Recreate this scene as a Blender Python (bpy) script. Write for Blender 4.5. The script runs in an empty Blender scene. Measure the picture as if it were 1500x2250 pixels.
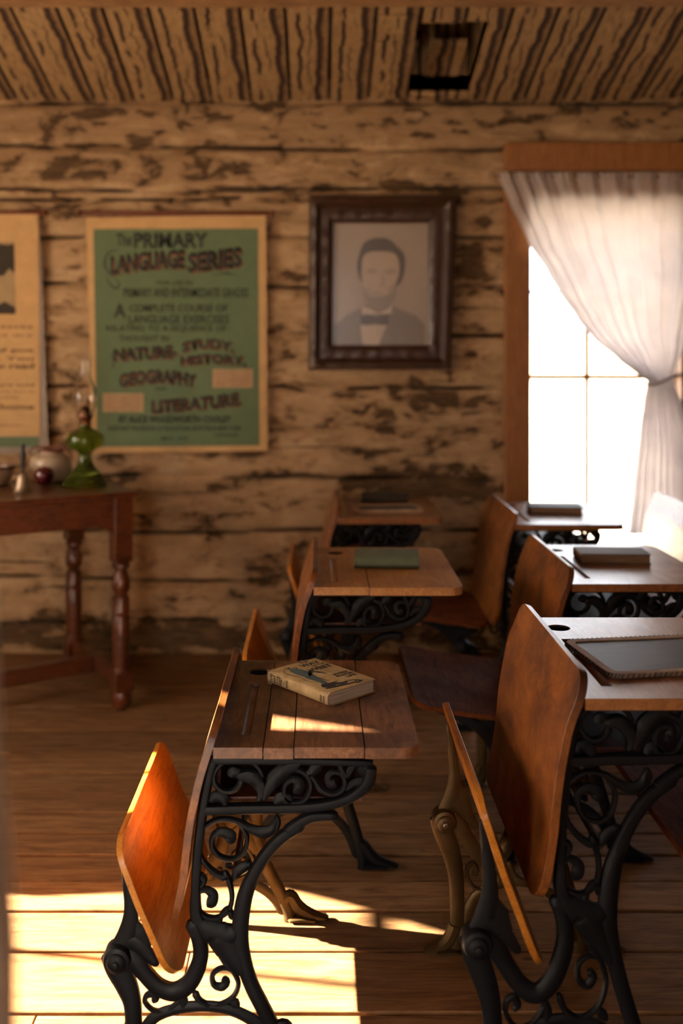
import bpy, bmesh, math, random
from mathutils import Vector, Matrix, noise
random.seed(7)
sc = bpy.context.scene
COL = sc.collection

# ------------------------------------------------------------------ camera, world, light, exposure
F = 2187.5                       # focal length in pixels (35 mm on a 36 mm tall frame)
PX0, PY0, EYE = 700.0, 780.0, 1.434
cd = bpy.data.cameras.new('camera'); cam = bpy.data.objects.new('camera', cd); COL.objects.link(cam)
cam.location = (0, 0, EYE); cam.rotation_euler = (math.radians(90), 0, 0)
cd.sensor_fit = 'VERTICAL'; cd.sensor_height = 36; cd.sensor_width = 24; cd.lens = 35
cd.shift_x = (750 - PX0) / 2250; cd.shift_y = (PY0 - 1125) / 2250
cd.clip_start = 0.05; cd.clip_end = 200
cd.dof.use_dof = True; cd.dof.focus_distance = 2.25; cd.dof.aperture_fstop = 1.6
sc.camera = cam

sc.view_settings.view_transform = 'Standard'; sc.view_settings.look = 'None'
sc.view_settings.gamma = 1; sc.view_settings.use_curve_mapping = False
sc.view_settings.exposure = 0.0
sc.cycles.use_denoising = True
sc.cycles.max_bounces = 10; sc.cycles.diffuse_bounces = 6; sc.cycles.glossy_bounces = 5
sc.cycles.transmission_bounces = 8; sc.cycles.transparent_max_bounces = 12
sc.cycles.sample_clamp_indirect = 8; sc.cycles.caustics_refractive = False; sc.cycles.caustics_reflective = False
sc.cycles.blur_glossy = 0.5

SKY = 5.5
w = bpy.data.worlds.new('sky'); sc.world = w; w.use_nodes = True
bg = w.node_tree.nodes['Background']; bg.inputs[0].default_value = (0.93, 0.95, 1.0, 1); bg.inputs[1].default_value = SKY

SUN_EL, SUN_AZ = math.radians(23.0), math.radians(9.5)
sd = bpy.data.lights.new('sun', 'SUN'); so = bpy.data.objects.new('sun', sd); COL.objects.link(so)
sd.energy = 150; sd.angle = math.radians(0.55); sd.color = (1.0, 0.86, 0.66)
sdir = Vector((math.cos(SUN_EL) * math.cos(SUN_AZ), -math.cos(SUN_EL) * math.sin(SUN_AZ), -math.sin(SUN_EL)))
so.rotation_euler = sdir.to_track_quat('-Z', 'Y').to_euler(); so.location = (-6, 4, 4)

def area(name, loc, direction, sx, sy, power, color):
    d = bpy.data.lights.new(name, 'AREA'); o = bpy.data.objects.new(name, d); COL.objects.link(o)
    d.shape = 'RECTANGLE'; d.size = sx; d.size_y = sy; d.energy = power; d.color = color
    o.location = loc; o.rotation_euler = Vector(direction).to_track_quat('-Z', 'Z').to_euler()
    return o
# daylight through the left window, an added fill and an added reflection light; the back window only guides sky sampling
area('left_window_daylight', (-2.85, 2.80, 1.45), (1, 0.25, 0.0), 0.7, 1.2, 4, (1.0, 0.60, 0.26))
area('added_left_fill', (-2.85, 0.65, 1.55), (1, 0.95, 0.12), 0.8, 1.2, 25, (1.0, 0.50, 0.16))  # added fill lamp out of view, brightens back wall and ceiling
area('added_portrait_reflection', (0.12, -2.42, 1.95), (0, 1, 0), 0.5, 0.9, 4.5, (0.92, 0.93, 1.0))  # added lamp out of view, gives the portrait glass its reflection
bw = area('back_window_portal', (1.40, 5.06, 1.15), (0, -1, 0), 0.76, 1.75, 1, (1, 1, 1)); bw.data.cycles.is_portal = True

# ------------------------------------------------------------------ helpers
def obj(name, bm, mat=None, parent=None, smooth=True, loc=None, bevel=0.0, seg=2):
    me = bpy.data.meshes.new(name)
    if isinstance(bm, bmesh.types.BMesh):
        bmesh.ops.recalc_face_normals(bm, faces=bm.faces[:])
        bm.to_mesh(me); bm.free()
    else:
        me = bm
    if smooth: me.shade_smooth() if hasattr(me, 'shade_smooth') else None
    o = bpy.data.objects.new(name, me); COL.objects.link(o)
    if mat and not me.materials: me.materials.append(mat)
    if parent: o.parent = parent
    if loc: o.location = loc
    if bevel:
        m = o.modifiers.new('bevel', 'BEVEL'); m.width = bevel; m.segments = seg; m.limit_method = 'ANGLE'; m.angle_limit = math.radians(35)
        m.harden_normals = False
    if smooth:
        try: me.set_sharp_from_angle(angle=math.radians(40))
        except Exception: pass
    return o
def tag(o, label=None, cat=None, group=None, kind=None):
    if label: o['label'] = label
    if cat: o['category'] = cat
    if group: o['group'] = group
    if kind: o['kind'] = kind
    return o
def empty(name, loc, rz=0, **k):
    o = bpy.data.objects.new(name, None); COL.objects.link(o); o.location = loc; o.rotation_euler = (0, 0, rz)
    o.empty_display_size = 0.1
    return tag(o, **k)
def copy_tree(o, parent=None):
    c = o.copy(); COL.objects.link(c); c.parent = parent
    for ch in list(o.children): copy_tree(ch, c)
    return c
def bake(o):
    dg = bpy.context.evaluated_depsgraph_get(); dg.update()
    me = bpy.data.meshes.new_from_object(o.evaluated_get(dg))
    o.modifiers.clear(); o.data = me
def box(bm, x0, x1, y0, y1, z0, z1, M=None):
    vs = [bm.verts.new((x, y, z)) for z in (z0, z1) for y in (y0, y1) for x in (x0, x1)]
    if M:
        for v in vs: v.co = M @ v.co
    q = [(0, 1, 3, 2), (4, 6, 7, 5), (0, 4, 5, 1), (2, 3, 7, 6), (0, 2, 6, 4), (1, 5, 7, 3)]
    return [bm.faces.new([vs[i] for i in f]) for f in q]
def bx(x0, x1, y0, y1, z0, z1):
    bm = bmesh.new(); box(bm, x0, x1, y0, y1, z0, z1); return bm
def catmull(pts, n=6):
    P = [Vector(p) for p in pts]
    P = [P[0] * 2 - P[1]] + P + [P[-1] * 2 - P[-2]]
    out = []
    for i in range(1, len(P) - 2):
        for k in range(n):
            t = k / n
            a, b, c, d = P[i - 1], P[i], P[i + 1], P[i + 2]
            out.append(0.5 * ((2 * b) + (c - a) * t + (2 * a - 5 * b + 4 * c - d) * t * t + (3 * b - a - 3 * c + d) * t ** 3))
    out.append(P[-2]); return out
def lerp_list(v, t):
    t = max(0, min(1, t)) * (len(v) - 1); i = min(int(t), len(v) - 2)
    return v[i] + (v[i + 1] - v[i]) * (t - i) if len(v) > 1 else v[0]
def stroke(bm, pts, widths, depth, y=0.0, n=6, sec=8, sq=1.0):
    """sweep an oval section along a smooth line in the x-z plane"""
    C = catmull([(p[0], p[1]) for p in pts], n)
    if not isinstance(widths, (list, tuple)): widths = [widths, widths]
    rings = []; N = len(C)
    for i, c in enumerate(C):
        t = (C[min(i + 1, N - 1)] - C[max(i - 1, 0)]).normalized(); nrm = Vector((-t.y, t.x))
        hw = lerp_list(widths, i / (N - 1)) / 2
        hd = depth / 2 * min(1.0, 0.45 + hw / 0.010)
        if i in (0, N - 1): hw *= 0.55; hd *= 0.6
        ring = []
        for k in range(sec):
            a = 2 * math.pi * (k + 0.5) / sec
            ca, sa = math.cos(a), math.sin(a)
            ca = math.copysign(abs(ca) ** sq, ca); sa = math.copysign(abs(sa) ** sq, sa)
            q = c + nrm * hw * ca
            ring.append(bm.verts.new((q.x, y + hd * sa, q.y)))
        rings.append(ring)
    for a, b in zip(rings, rings[1:]):
        for k in range(sec): bm.faces.new((a[k], a[(k + 1) % sec], b[(k + 1) % sec], b[k]))
    bm.faces.new(rings[0]); bm.faces.new(list(reversed(rings[-1])))
def disc(bm, x, z, r, y0, y1, seg=24, dome=0.0):
    prof = [(0, y0 - dome), (r * .55, y0 - dome * .8), (r * .9, y0), (r, y0 + .2 * (y1 - y0)), (r, y1)]
    rings = []
    for rr, yy in prof[1:]:
        rings.append([bm.verts.new((x + rr * math.cos(2 * math.pi * k / seg), yy, z + rr * math.sin(2 * math.pi * k / seg))) for k in range(seg)])
    c = bm.verts.new((x, prof[0][1], z))
    for k in range(seg): bm.faces.new((c, rings[0][k], rings[0][(k + 1) % seg]))
    for a, b in zip(rings, rings[1:]):
        for k in range(seg): bm.faces.new((a[k], b[k], b[(k + 1) % seg], a[(k + 1) % seg]))
    bm.faces.new(rings[-1])
def lathe(bm, prof, seg=32, c=(0, 0, 0), close=False):
    rings = []
    for r, z in prof:
        if r < 1e-5: rings.append([bm.verts.new((c[0], c[1], c[2] + z))])
        else: rings.append([bm.verts.new((c[0] + r * math.cos(2 * math.pi * k / seg), c[1] + r * math.sin(2 * math.pi * k / seg), c[2] + z)) for k in range(seg)])
    for a, b in zip(rings, rings[1:]):
        if len(a) == 1 and len(b) == 1: continue
        for k in range(seg):
            k2 = (k + 1) % seg
            if len(a) == 1: bm.faces.new((a[0], b[k], b[k2]))
            elif len(b) == 1: bm.faces.new((a[k], b[0], a[k2]))
            else: bm.faces.new((a[k], b[k], b[k2], a[k2]))
def smooth_prof(pts, n=5):
    return [(max(0, p.x), p.y) for p in catmull(pts, n)]
def panel(bm, prof, y0, y1, th, r_start=(0, 0), r_end=(0, 0), ns=28, nt=14, smooth=True):
    """board: profile line in x-z swept from y0 to y1, thickness th to the left of travel; corner radii (at y0, y1)"""
    C = catmull(prof, 10) if smooth else [Vector(p) for p in prof]
    L = [0]
    for a, b in zip(C, C[1:]): L.append(L[-1] + (b - a).length)
    T = L[-1]
    def at(s):
        s = max(0, min(T, s))
        for i in range(len(L) - 1):
            if s <= L[i + 1] + 1e-9:
                d = (C[i + 1] - C[i]); k = (s - L[i]) / max(1e-9, L[i + 1] - L[i])
                return C[i] + d * k, d.normalized()
        return C[-1], (C[-1] - C[-2]).normalized()
    ss = [0]; rs, re_ = max(r_start), max(r_end)
    a = []
    if rs > 0: a += [rs * (1 - math.cos(k * math.pi / 16)) for k in range(9)]
    else: a += [0]
    if re_ > 0: b = [T - re_ * (1 - math.cos(k * math.pi / 16)) for k in range(9)][::-1]
    else: b = [T]
    lo, hi = a[-1], b[0]
    mid = [lo + (hi - lo) * k / ns for k in range(1, ns)]
    ss = a + mid + b
    def inset(s, r, e):
        d = s if e == 0 else T - s
        if r <= 0 or d >= r: return 0
        return r - math.sqrt(max(0, r * r - (r - d) ** 2))
    grid = []
    for s in ss:
        p, t = at(s); nrm = Vector((-t.y, t.x))
        ya = y0 + max(inset(s, r_start[0], 0), inset(s, r_end[0], 1)); yb = y1 - max(inset(s, r_start[1], 0), inset(s, r_end[1], 1))
        q = p + nrm * th
        grid.append(([bm.verts.new((p.x, ya + (yb - ya) * k / nt, p.y)) for k in range(nt + 1)],
                     [bm.verts.new((q.x, ya + (yb - ya) * k / nt, q.y)) for k in range(nt + 1)]))
    for (a, A), (b, B) in zip(grid, grid[1:]):
        for k in range(nt):
            bm.faces.new((a[k], a[k + 1], b[k + 1], b[k])); bm.faces.new((A[k], B[k], B[k + 1], A[k + 1]))
        bm.faces.new((a[0], b[0], B[0], A[0])); bm.faces.new((a[nt], A[nt], B[nt], b[nt]))
    for (a, A) in (grid[0], grid[-1]):
        for k in range(nt): bm.faces.new((a[k], A[k], A[k + 1], a[k + 1]))
def poly(bm, pts, M=None):
    f = bm.faces.new([bm.verts.new(M @ Vector(p) if M else p) for p in pts]); return f
def at(px, py, Y): return Vector(((px - PX0) * Y / F, Y, EYE - (py - PY0) * Y / F))
def on_z(px, py, Z):
    Y = (EYE - Z) * F / (py - PY0); return Vector(((px - PX0) * Y / F, Y, Z))

# ------------------------------------------------------------------ materials
class NT:
    def __init__(s, name):
        s.m = bpy.data.materials.new(name); s.m.use_nodes = True; s.t = s.m.node_tree
        s.b = s.t.nodes['Principled BSDF']; s.l = s.t.links
    def n(s, typ, **k):
        x = s.t.nodes.new(typ)
        for a, v in k.items(): setattr(x, a, v)
        return x
    def link(s, a, b): s.l.new(a, b)
    def coord(s, scale=(1, 1, 1), kind='Object', rot=(0, 0, 0)):
        c = s.n('ShaderNodeTexCoord'); m = s.n('ShaderNodeMapping'); m.inputs['Scale'].default_value = scale; m.inputs['Rotation'].default_value = rot
        s.link(c.outputs[kind], m.inputs['Vector'])
        oi = s.n('ShaderNodeObjectInfo'); mu = s.math('MULTIPLY', oi.outputs['Random'], 17.0)
        va = s.n('ShaderNodeVectorMath', operation='ADD'); s.link(m.outputs[0], va.inputs[0]); s.link(mu, va.inputs[1])
        return va.outputs[0]
    def math(s, op, a, b=None, clamp=False):
        x = s.n('ShaderNodeMath', operation=op); x.use_clamp = clamp
        for i, v in enumerate((a, b)):
            if v is None: continue
            if isinstance(v, (int, float)): x.inputs[i].default_value = v
            else: s.link(v, x.inputs[i])
        return x.outputs[0]
    def noise(s, vec, scale=5, detail=4, rough=.55, dist=0):
        x = s.n('ShaderNodeTexNoise'); x.inputs['Scale'].default_value = scale; x.inputs['Detail'].default_value = detail
        x.inputs['Roughness'].default_value = rough; x.inputs['Distortion'].default_value = dist
        if vec is not None: s.link(vec, x.inputs['Vector'])
        return x.outputs['Fac']
    def ramp(s, fac, stops):
        x = s.n('ShaderNodeValToRGB'); e = x.color_ramp.elements
        while len(e) < len(stops): e.new(0.5)
        for i, (p, c) in enumerate(stops):
            e[i].position = p; e[i].color = (*c, 1) if len(c) == 3 else c
        s.link(fac, x.inputs[0]); return x.outputs[0]
    def mix(s, fac, a, b, mode='MIX'):
        x = s.n('ShaderNodeMix', data_type='RGBA', blend_type=mode)
        for i, v in ((0, fac), (6, a), (7, b)):
            if isinstance(v, (int, float)): x.inputs[i].default_value = v
            elif isinstance(v, tuple): x.inputs[i].default_value = (*v, 1)
            else: s.link(v, x.inputs[i])
        return x.outputs[2]
    def bump(s, h, strength=.3, dist=.01):
        x = s.n('ShaderNodeBump'); x.inputs['Strength'].default_value = strength; x.inputs['Distance'].default_value = dist
        s.link(h, x.inputs['Height']); s.link(x.outputs[0], s.b.inputs['Normal'])
    def set(s, **k):
        for a, v in k.items():
            i = s.b.inputs[a.replace('_', ' ')]
            if isinstance(v, (int, float)): i.default_value = v
            elif isinstance(v, tuple): i.default_value = (*v, 1)
            else: s.link(v, i)
        return s
def plain(name, c, rough=.6, metal=0.0, coat=0.0, var=.12, **k):
    t = NT(name); v = t.coord((1, 1, 1)); nz = t.noise(v, 18, 4)
    d = tuple(x * (1 - var) for x in c); l = tuple(min(1, x * (1 + var)) for x in c)
    t.set(Base_Color=t.ramp(nz, [(.3, d), (.7, l)]), Roughness=rough, Metallic=metal, Coat_Weight=coat)
    for a, val in k.items(): t.set(**{a: val})
    return t.m
def wood(name, dark, mid, light, scale=(6, 1, 6), rough=.45, coat=.15, stain=.5, stain_col=(.05, .018, .008), bump=.15, grain=9, spec=.5, coat_rough=.25):
    t = NT(name)
    v = t.coord(scale); g = t.noise(v, grain, 8, .62, 1.2)
    fine = t.noise(v, grain * 7, 3, .6, .3)
    g2 = t.math('ADD', t.math('MULTIPLY', g, .75), t.math('MULTIPLY', fine, .25))
    col = t.ramp(g2, [(.33, dark), (.5, mid), (.66, light)])
    pv = t.coord((1, 1, 1)); p = t.noise(pv, 7, 6, .6, .6)
    pm = t.ramp(p, [(.42, (0, 0, 0)), (.68, (1, 1, 1))])
    col = t.mix(t.math('MULTIPLY', pm, stain), col, stain_col)
    t.set(Base_Color=col, Coat_Weight=coat, Coat_Roughness=coat_rough, Specular_IOR_Level=spec)
    t.set(Roughness=t.math('ADD', t.math('MULTIPLY', p, .25), rough - .12))
    t.bump(g2, bump, .002)
    return t.m
M_BACK = wood('varnished_backrest_wood', (.13, .034, .007), (.25, .078, .014), (.35, .125, .028), (5, 1, 1.5), .40, .2, .95, (.060, .018, .008), grain=14)
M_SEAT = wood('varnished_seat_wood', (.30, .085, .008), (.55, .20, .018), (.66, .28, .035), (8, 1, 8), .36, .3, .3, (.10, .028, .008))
M_SEAT_G = wood('polished_seat_wood', (.10, .03, .009), (.20, .07, .02), (.28, .11, .035), (8, 1, 8), .28, .5, .4, (.07, .02, .008))
M_TOP_OLD = wood('worn_desktop_wood', (.09, .034, .013), (.20, .083, .034), (.30, .135, .06), (6, 1, 6), .48, .12, .75, (.05, .020, .010))
M_TOP = wood('varnished_desktop_wood', (.16, .055, .016), (.27, .10, .03), (.36, .15, .05), (6, 1, 6), .32, .35, .4, (.13, .045, .015))
M_TOP_G = wood('golden_desktop_wood', (.30, .125, .032), (.46, .21, .058), (.56, .28, .085), (6, 1, 6), .42, .2, .25, (.2, .08, .03))
M_SHELF = wood('dark_shelf_wood', (.045, .012, .006), (.085, .022, .01), (.13, .035, .014), (6, 1, 6), .5, .1, .5)
M_TABLE = wood('red_table_wood', (.030, .008, .003), (.095, .023, .007), (.155, .040, .012), (2, 5, 5), .36, .3, .45, (.04, .01, .005))
M_TRIM = wood('window_trim_wood', (.20, .075, .02), (.30, .12, .032), (.37, .16, .05), (8, 8, 1), .5, .1, .2, (.14, .05, .015))
M_BEAM = wood('beam_wood', (.16, .08, .03), (.34, .18, .07), (.48, .28, .12), (1, 6, 6), .7, 0, .3, (.10, .045, .015))
def iron_mat(name, c, rough=.42, metal=.55):
    t = NT(name); v = t.coord((1, 1, 1)); a = t.noise(v, 60, 5); b = t.noise(v, 9, 3)
    t.set(Base_Color=t.ramp(b, [(.35, c), (.7, tuple(x * 1.9 for x in c))]), Metallic=metal, Roughness=t.math('ADD', t.math('MULTIPLY', a, .3), rough - .12))
    t.set(Specular_IOR_Level=.2); t.bump(a, .35, .002); return t.m
M_IRON = iron_mat('black_cast_iron', (.0035, .004, .0055), .5, .1)
M_IRON_SUN = iron_mat('sun_toned_cast_iron', (.060, .036, .014), .42, .6)  # same iron, lighter and golden: sunlight on the far side put into the colour
M_BOLT = iron_mat('worn_bolt_metal', (.10, .07, .045), .35, .9)
M_BLACK = plain('ink_black', (.004, .004, .004), .9)

def wall_mat(name, top_dark=True):
    t = NT(name); c = t.n('ShaderNodeTexCoord'); sep = t.n('ShaderNodeSeparateXYZ'); t.link(c.outputs['Object'], sep.inputs[0])
    va = t.coord((.9, .9, 2.4)); vb = t.coord((.7, .7, 7)); vc = t.coord((2.2, 2.2, 3.6))
    fib = t.noise(vb, 12, 8, .65, .4)
    wood_c = t.ramp(fib, [(.28, (.022, .011, .004)), (.5, (.095, .048, .015)), (.72, (.22, .125, .042))])
    tan_c = t.ramp(fib, [(.3, (.22, .12, .05)), (.6, (.36, .215, .105))])
    paint = t.ramp(t.noise(va, 6, 6, .6), [(.3, (.37, .235, .115)), (.55, (.50, .335, .18)), (.75, (.58, .42, .255))])
    chip = t.noise(va, 3.4, 12, .64, .5); chip2 = t.noise(vc, 5, 8, .6, .5)
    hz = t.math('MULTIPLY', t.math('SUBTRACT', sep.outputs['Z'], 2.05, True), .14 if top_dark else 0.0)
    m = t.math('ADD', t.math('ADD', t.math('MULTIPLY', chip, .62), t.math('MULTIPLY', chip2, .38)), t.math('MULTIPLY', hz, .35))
    wa = t.n('ShaderNodeAttribute'); wa.attribute_name = 'worn'
    m = t.math('ADD', m, t.math('MULTIPLY', wa.outputs['Fac'], .085))
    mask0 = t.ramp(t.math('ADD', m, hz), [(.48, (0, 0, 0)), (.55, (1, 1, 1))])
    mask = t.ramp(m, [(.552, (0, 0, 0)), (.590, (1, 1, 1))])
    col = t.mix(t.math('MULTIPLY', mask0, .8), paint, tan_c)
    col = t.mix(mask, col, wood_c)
    ck = t.noise(t.coord((.35, .35, 12)), 5, 6, .6, .2)
    ckm = t.ramp(ck, [(.30, (1, 1, 1)), (.35, (0, 0, 0))])
    col = t.mix(ckm, col, (.04, .016, .006))
    at_ = t.n('ShaderNodeAttribute'); at_.attribute_name = 'gap'
    col = t.mix(at_.outputs['Fac'], col, (.012, .005, .002))
    t.set(Base_Color=col, Roughness=.8)
    h = t.math('SUBTRACT', t.math('ADD', t.math('MULTIPLY', fib, .35), t.math('MULTIPLY', t.math('SUBTRACT', 1.0, mask), .4)), t.math('MULTIPLY', ckm, .8))
    t.bump(h, .9, .02); return t.m
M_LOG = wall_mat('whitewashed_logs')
def ceil_mat():
    t = NT('ceiling_boards'); c = t.n('ShaderNodeTexCoord'); sep = t.n('ShaderNodeSeparateXYZ'); t.link(c.outputs['Object'], sep.inputs[0])
    u = t.math('DIVIDE', t.math('ADD', sep.outputs['X'], 5.0), .187)
    fl = t.math('FLOOR', u); fr = t.math('SUBTRACT', t.math('FRACT', u), .5)
    comb = t.n('ShaderNodeCombineXYZ'); t.link(t.math('MULTIPLY', fl, 3.7), comb.inputs[0]); t.link(sep.outputs['Y'], comb.inputs[1])
    def line(off, sc_, amp, wid):
        cb = t.n('ShaderNodeCombineXYZ'); t.link(t.math('ADD', t.math('MULTIPLY', fl, 3.7), off * 9.1), cb.inputs[0]); t.link(sep.outputs['Y'], cb.inputs[1])
        nz = t.math('MULTIPLY', t.math('SUBTRACT', t.noise(cb.outputs[0], sc_, 6, .6), .5), amp)
        d = t.math('ABSOLUTE', t.math('SUBTRACT', t.math('SUBTRACT', fr, off), nz))
        return t.ramp(d, [(0, (1, 1, 1)), (wid, (1, 1, 1)), (wid * 1.8, (0, 0, 0))]), t.math('SUBTRACT', t.math('SUBTRACT', fr, off), nz)
    l1, s1 = line(-.22, 4.5, .42, .036); l2, s2 = line(.27, 4, .45, .055); l3, s3 = line(.02, 7, .5, .014)
    grain = t.noise(t.coord((9, 1, 9)), 7, 8, .6, .5)
    base = t.ramp(grain, [(.3, (.22, .13, .055)), (.5, (.33, .20, .085)), (.75, (.42, .27, .13))])
    bark = t.ramp(t.noise(t.coord((3, 3, 3)), 14, 6, .7), [(.4, (.05, .02, .007)), (.65, (.26, .14, .055))])
    edge = t.ramp(s2, [(.0, (0, 0, 0)), (.06, (1, 1, 1))])
    col = t.mix(t.math('MULTIPLY', edge, .5), base, bark)
    col = t.mix(t.ramp(t.math('ABSOLUTE', fr), [(.44, (0, 0, 0)), (.465, (1, 1, 1))]), col, (.03, .012, .005))
    gate = t.ramp(t.noise(t.coord((4, 2.2, 4)), 2.2, 3, .5), [(.44, (0, 0, 0)), (.52, (1, 1, 1))])
    gate2 = t.ramp(t.noise(t.coord((5, 1.4, 5)), 2.9, 3, .5), [(.38, (0, 0, 0)), (.46, (1, 1, 1))])
    for l in (t.math('MULTIPLY', l1, gate2), l2, t.math('MULTIPLY', l3, gate)): col = t.mix(l, col, (.035, .013, .005))
    t.set(Base_Color=col, Roughness=.8); t.bump(grain, .3, .005); return t.m
M_CEIL = ceil_mat()
def floor_mat():
    t = NT('floor_boards'); a = t.n('ShaderNodeAttribute'); a.attribute_name = 'board'
    c = t.n('ShaderNodeTexCoord'); m = t.n('ShaderNodeMapping'); m.inputs['Scale'].default_value = (1, 9, 1); t.link(c.outputs['Object'], m.inputs[0])
    va = t.n('ShaderNodeVectorMath', operation='ADD'); cb = t.n('ShaderNodeCombineXYZ'); t.link(t.math('MULTIPLY', a.outputs['Fac'], 40), cb.inputs[0]); t.link(m.outputs[0], va.inputs[0]); t.link(cb.outputs[0], va.inputs[1])
    g = t.noise(va.outputs[0], 5, 9, .62, 1.0)
    base = t.ramp(g, [(.3, (.11, .050, .018)), (.5, (.22, .112, .044)), (.72, (.31, .172, .075))])
    base = t.mix(.55, base, t.ramp(a.outputs['Fac'], [(0, (.55, .55, .55)), (1, (1, 1, 1))]), 'MULTIPLY')
    kn = t.n('ShaderNodeTexVoronoi'); kn.inputs['Scale'].default_value = 5; m2 = t.n('ShaderNodeMapping'); m2.inputs['Scale'].default_value = (1, 2.2, 1); t.link(c.outputs['Object'], m2.inputs[0]); t.link(m2.outputs[0], kn.inputs['Vector'])
    km = t.ramp(kn.outputs['Distance'], [(.05, (1, 1, 1)), (.10, (0, 0, 0))])
    st = t.ramp(t.noise(t.coord((1, 4, 1)), 3, 8, .7, .8), [(.55, (0, 0, 0)), (.75, (1, 1, 1))])
    col = t.mix(t.math('MULTIPLY', km, .8), base, (.07, .028, .012)); col = t.mix(t.math('MULTIPLY', st, .45), col, (.10, .05, .025))
    t.set(Base_Color=col, Roughness=.72, Specular_IOR_Level=.25); t.bump(g, .45, .004); return t.m
M_FLOOR = floor_mat()
M_PAINTED = plain('painted_door', (.60, .60, .64), .6)
M_PLAIN_WALL = plain('side_wall_planks', (.30, .18, .09), .85)
M_SAND = plain('sunlit_dry_ground', (.62, .55, .44), .9)

# ------------------------------------------------------------------ setting
XL, XR, YB, YF = -3.0, 3.2, -2.5, 4.80
SEAM_PX = [168, 228, 328, 416, 440, 522, 625, 738, 850, 948, 1046, 1165, 1268, 1365, 1440]
WS = YF / F
seams = sorted([EYE - (p - PY0) * WS for p in SEAM_PX])         # heights of log joints
seams[0] = -0.02
def log_wall():
    x0, x1, z0, z1, st = -3.1, 3.3, 0.0, 2.76, 0.0105
    nx, nz = int((x1 - x0) / st), int((z1 - z0) / st)
    # window opening
    ox0, ox1, oz0, oz1 = OPEN
    bm = bmesh.new(); lay = bm.verts.layers.float.new('gap'); lw_ = bm.verts.layers.float.new('worn'); V = []
    SP = [((950 - PX0) * WS, EYE - (905 - PY0) * WS, .36, .14, .9), ((960 - PX0) * WS, EYE - (1065 - PY0) * WS, .40, .07, 1.5), ((850 - PX0) * WS, EYE - (1055 - PY0) * WS, .18, .05, 1.3), ((1040 - PX0) * WS, EYE - (590 - PY0) * WS, .10, .12, 1.1), ((520 - PX0) * WS, EYE - (370 - PY0) * WS, .10, .05, 1.0), ((150 - PX0) * WS, EYE - (370 - PY0) * WS, .16, .05, .9), ((560 - PX0) * WS, EYE - (1400 - PY0) * WS, 1.8, .06, .9), ((150 - PX0) * WS, EYE - (1400 - PY0) * WS, .8, .06, .9)]
    for j in range(nz + 1):
        z = z0 + (z1 - z0) * j / nz; row = []
        for i in range(nx + 1):
            x = x0 + (x1 - x0) * i / nx
            zb = [s + .026 * noise.noise(Vector((x * .8, k * 7.3, 0))) + .008 * noise.noise(Vector((x * 6, k * 3.3, 1))) for k, s in enumerate(seams)]
            k = 0
            while k < len(zb) - 2 and z > zb[k + 1]: k += 1
            hh = zb[k + 1] - zb[k]; tt = max(0, min(1, (z - zb[k]) / hh)); d = min(tt, 1 - tt) * hh
            gapw = max(.0015, .0055 + .014 * noise.noise(Vector((x * 1.7, k * 5.1, 4))))
            g = max(0, 1 - d / max(.002, gapw))
            bulge = .035 * (1 - (2 * tt - 1) ** 6) * (0.7 + .5 * noise.noise(Vector((k * 9.1, 2, 2))))
            bulge += .010 * noise.noise(Vector((x * 1.6, z * 5, k))) + .005 * noise.noise(Vector((x * 6, z * 26, k)))
            v = bm.verts.new((x, YF - bulge + .035 * g, z)); v[lay] = min(1, g * 1.8); v[lw_] = min(1.5, sum(q[4] * math.exp(-((x - q[0]) / q[2]) ** 2 - ((z - q[1]) / q[3]) ** 2) for q in SP)); row.append(v)
        V.append(row)
    for j in range(nz):
        z = z0 + (z1 - z0) * (j + .5) / nz
        for i in range(nx):
            x = x0 + (x1 - x0) * (i + .5) / nx
            if ox0 < x < ox1 and oz0 < z < oz1: continue
            bm.faces.new((V[j][i], V[j][i + 1], V[j + 1][i + 1], V[j + 1][i]))
    for v in [v for v in bm.verts if not v.link_faces]: bm.verts.remove(v)
    # thickness behind: slabs round the opening
    for (a, b, c, d) in ((x0, ox0, z0, z1), (ox1, x1, z0, z1), (ox0, ox1, z0, oz0), (ox0, ox1, oz1, z1)):
        box(bm, a, b, YF + .06, YF + .22, c, d)
    return bm
wp = lambda px, py: ((px - PX0) * WS, EYE - (py - PY0) * WS)
ox0, oz1 = wp(1157, 455); ox1, oz0 = wp(1487, 1222)
OPEN = (ox0, ox1, oz0, oz1)
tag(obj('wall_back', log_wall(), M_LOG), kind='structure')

def floor_bm():
    bm = bmesh.new(); lay = bm.verts.layers.float.new('board')
    ys = [EYE * F / (p - PY0) for p in (1440, 1475, 1510, 1552, 1605, 1655, 1700, 1745, 1787, 1832, 1880, 1937, 2003, 2092, 2228)]
    ys = sorted(ys); y = ys[0]
    while y > YB - .2: y -= .165; ys.insert(0, y)
    ys[-1] = YF + .1
    for a, b in zip(ys, ys[1:]):
        x = XL - .1 - random.random() * 1.5
        while x < XR + .1:
            L = 2.2 + random.random() * 1.6; xe = x + L
            g = .006 + random.random() * .003
            fs = box(bm, max(x, XL - .1), min(xe, XR + .1) - .002, a + g, b - g * .4, -.03, random.uniform(-.0015, .0015))
            r = random.random()
            for f in fs:
                for v in f.verts: v[lay] = r
            x = xe
    fs = box(bm, XL - .1, XR + .1, YB - .1, YF + .2, -.06, -.031)
    return bm
tag(obj('floor', floor_bm(), M_FLOOR, smooth=False, bevel=.002, seg=1), kind='structure')

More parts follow.
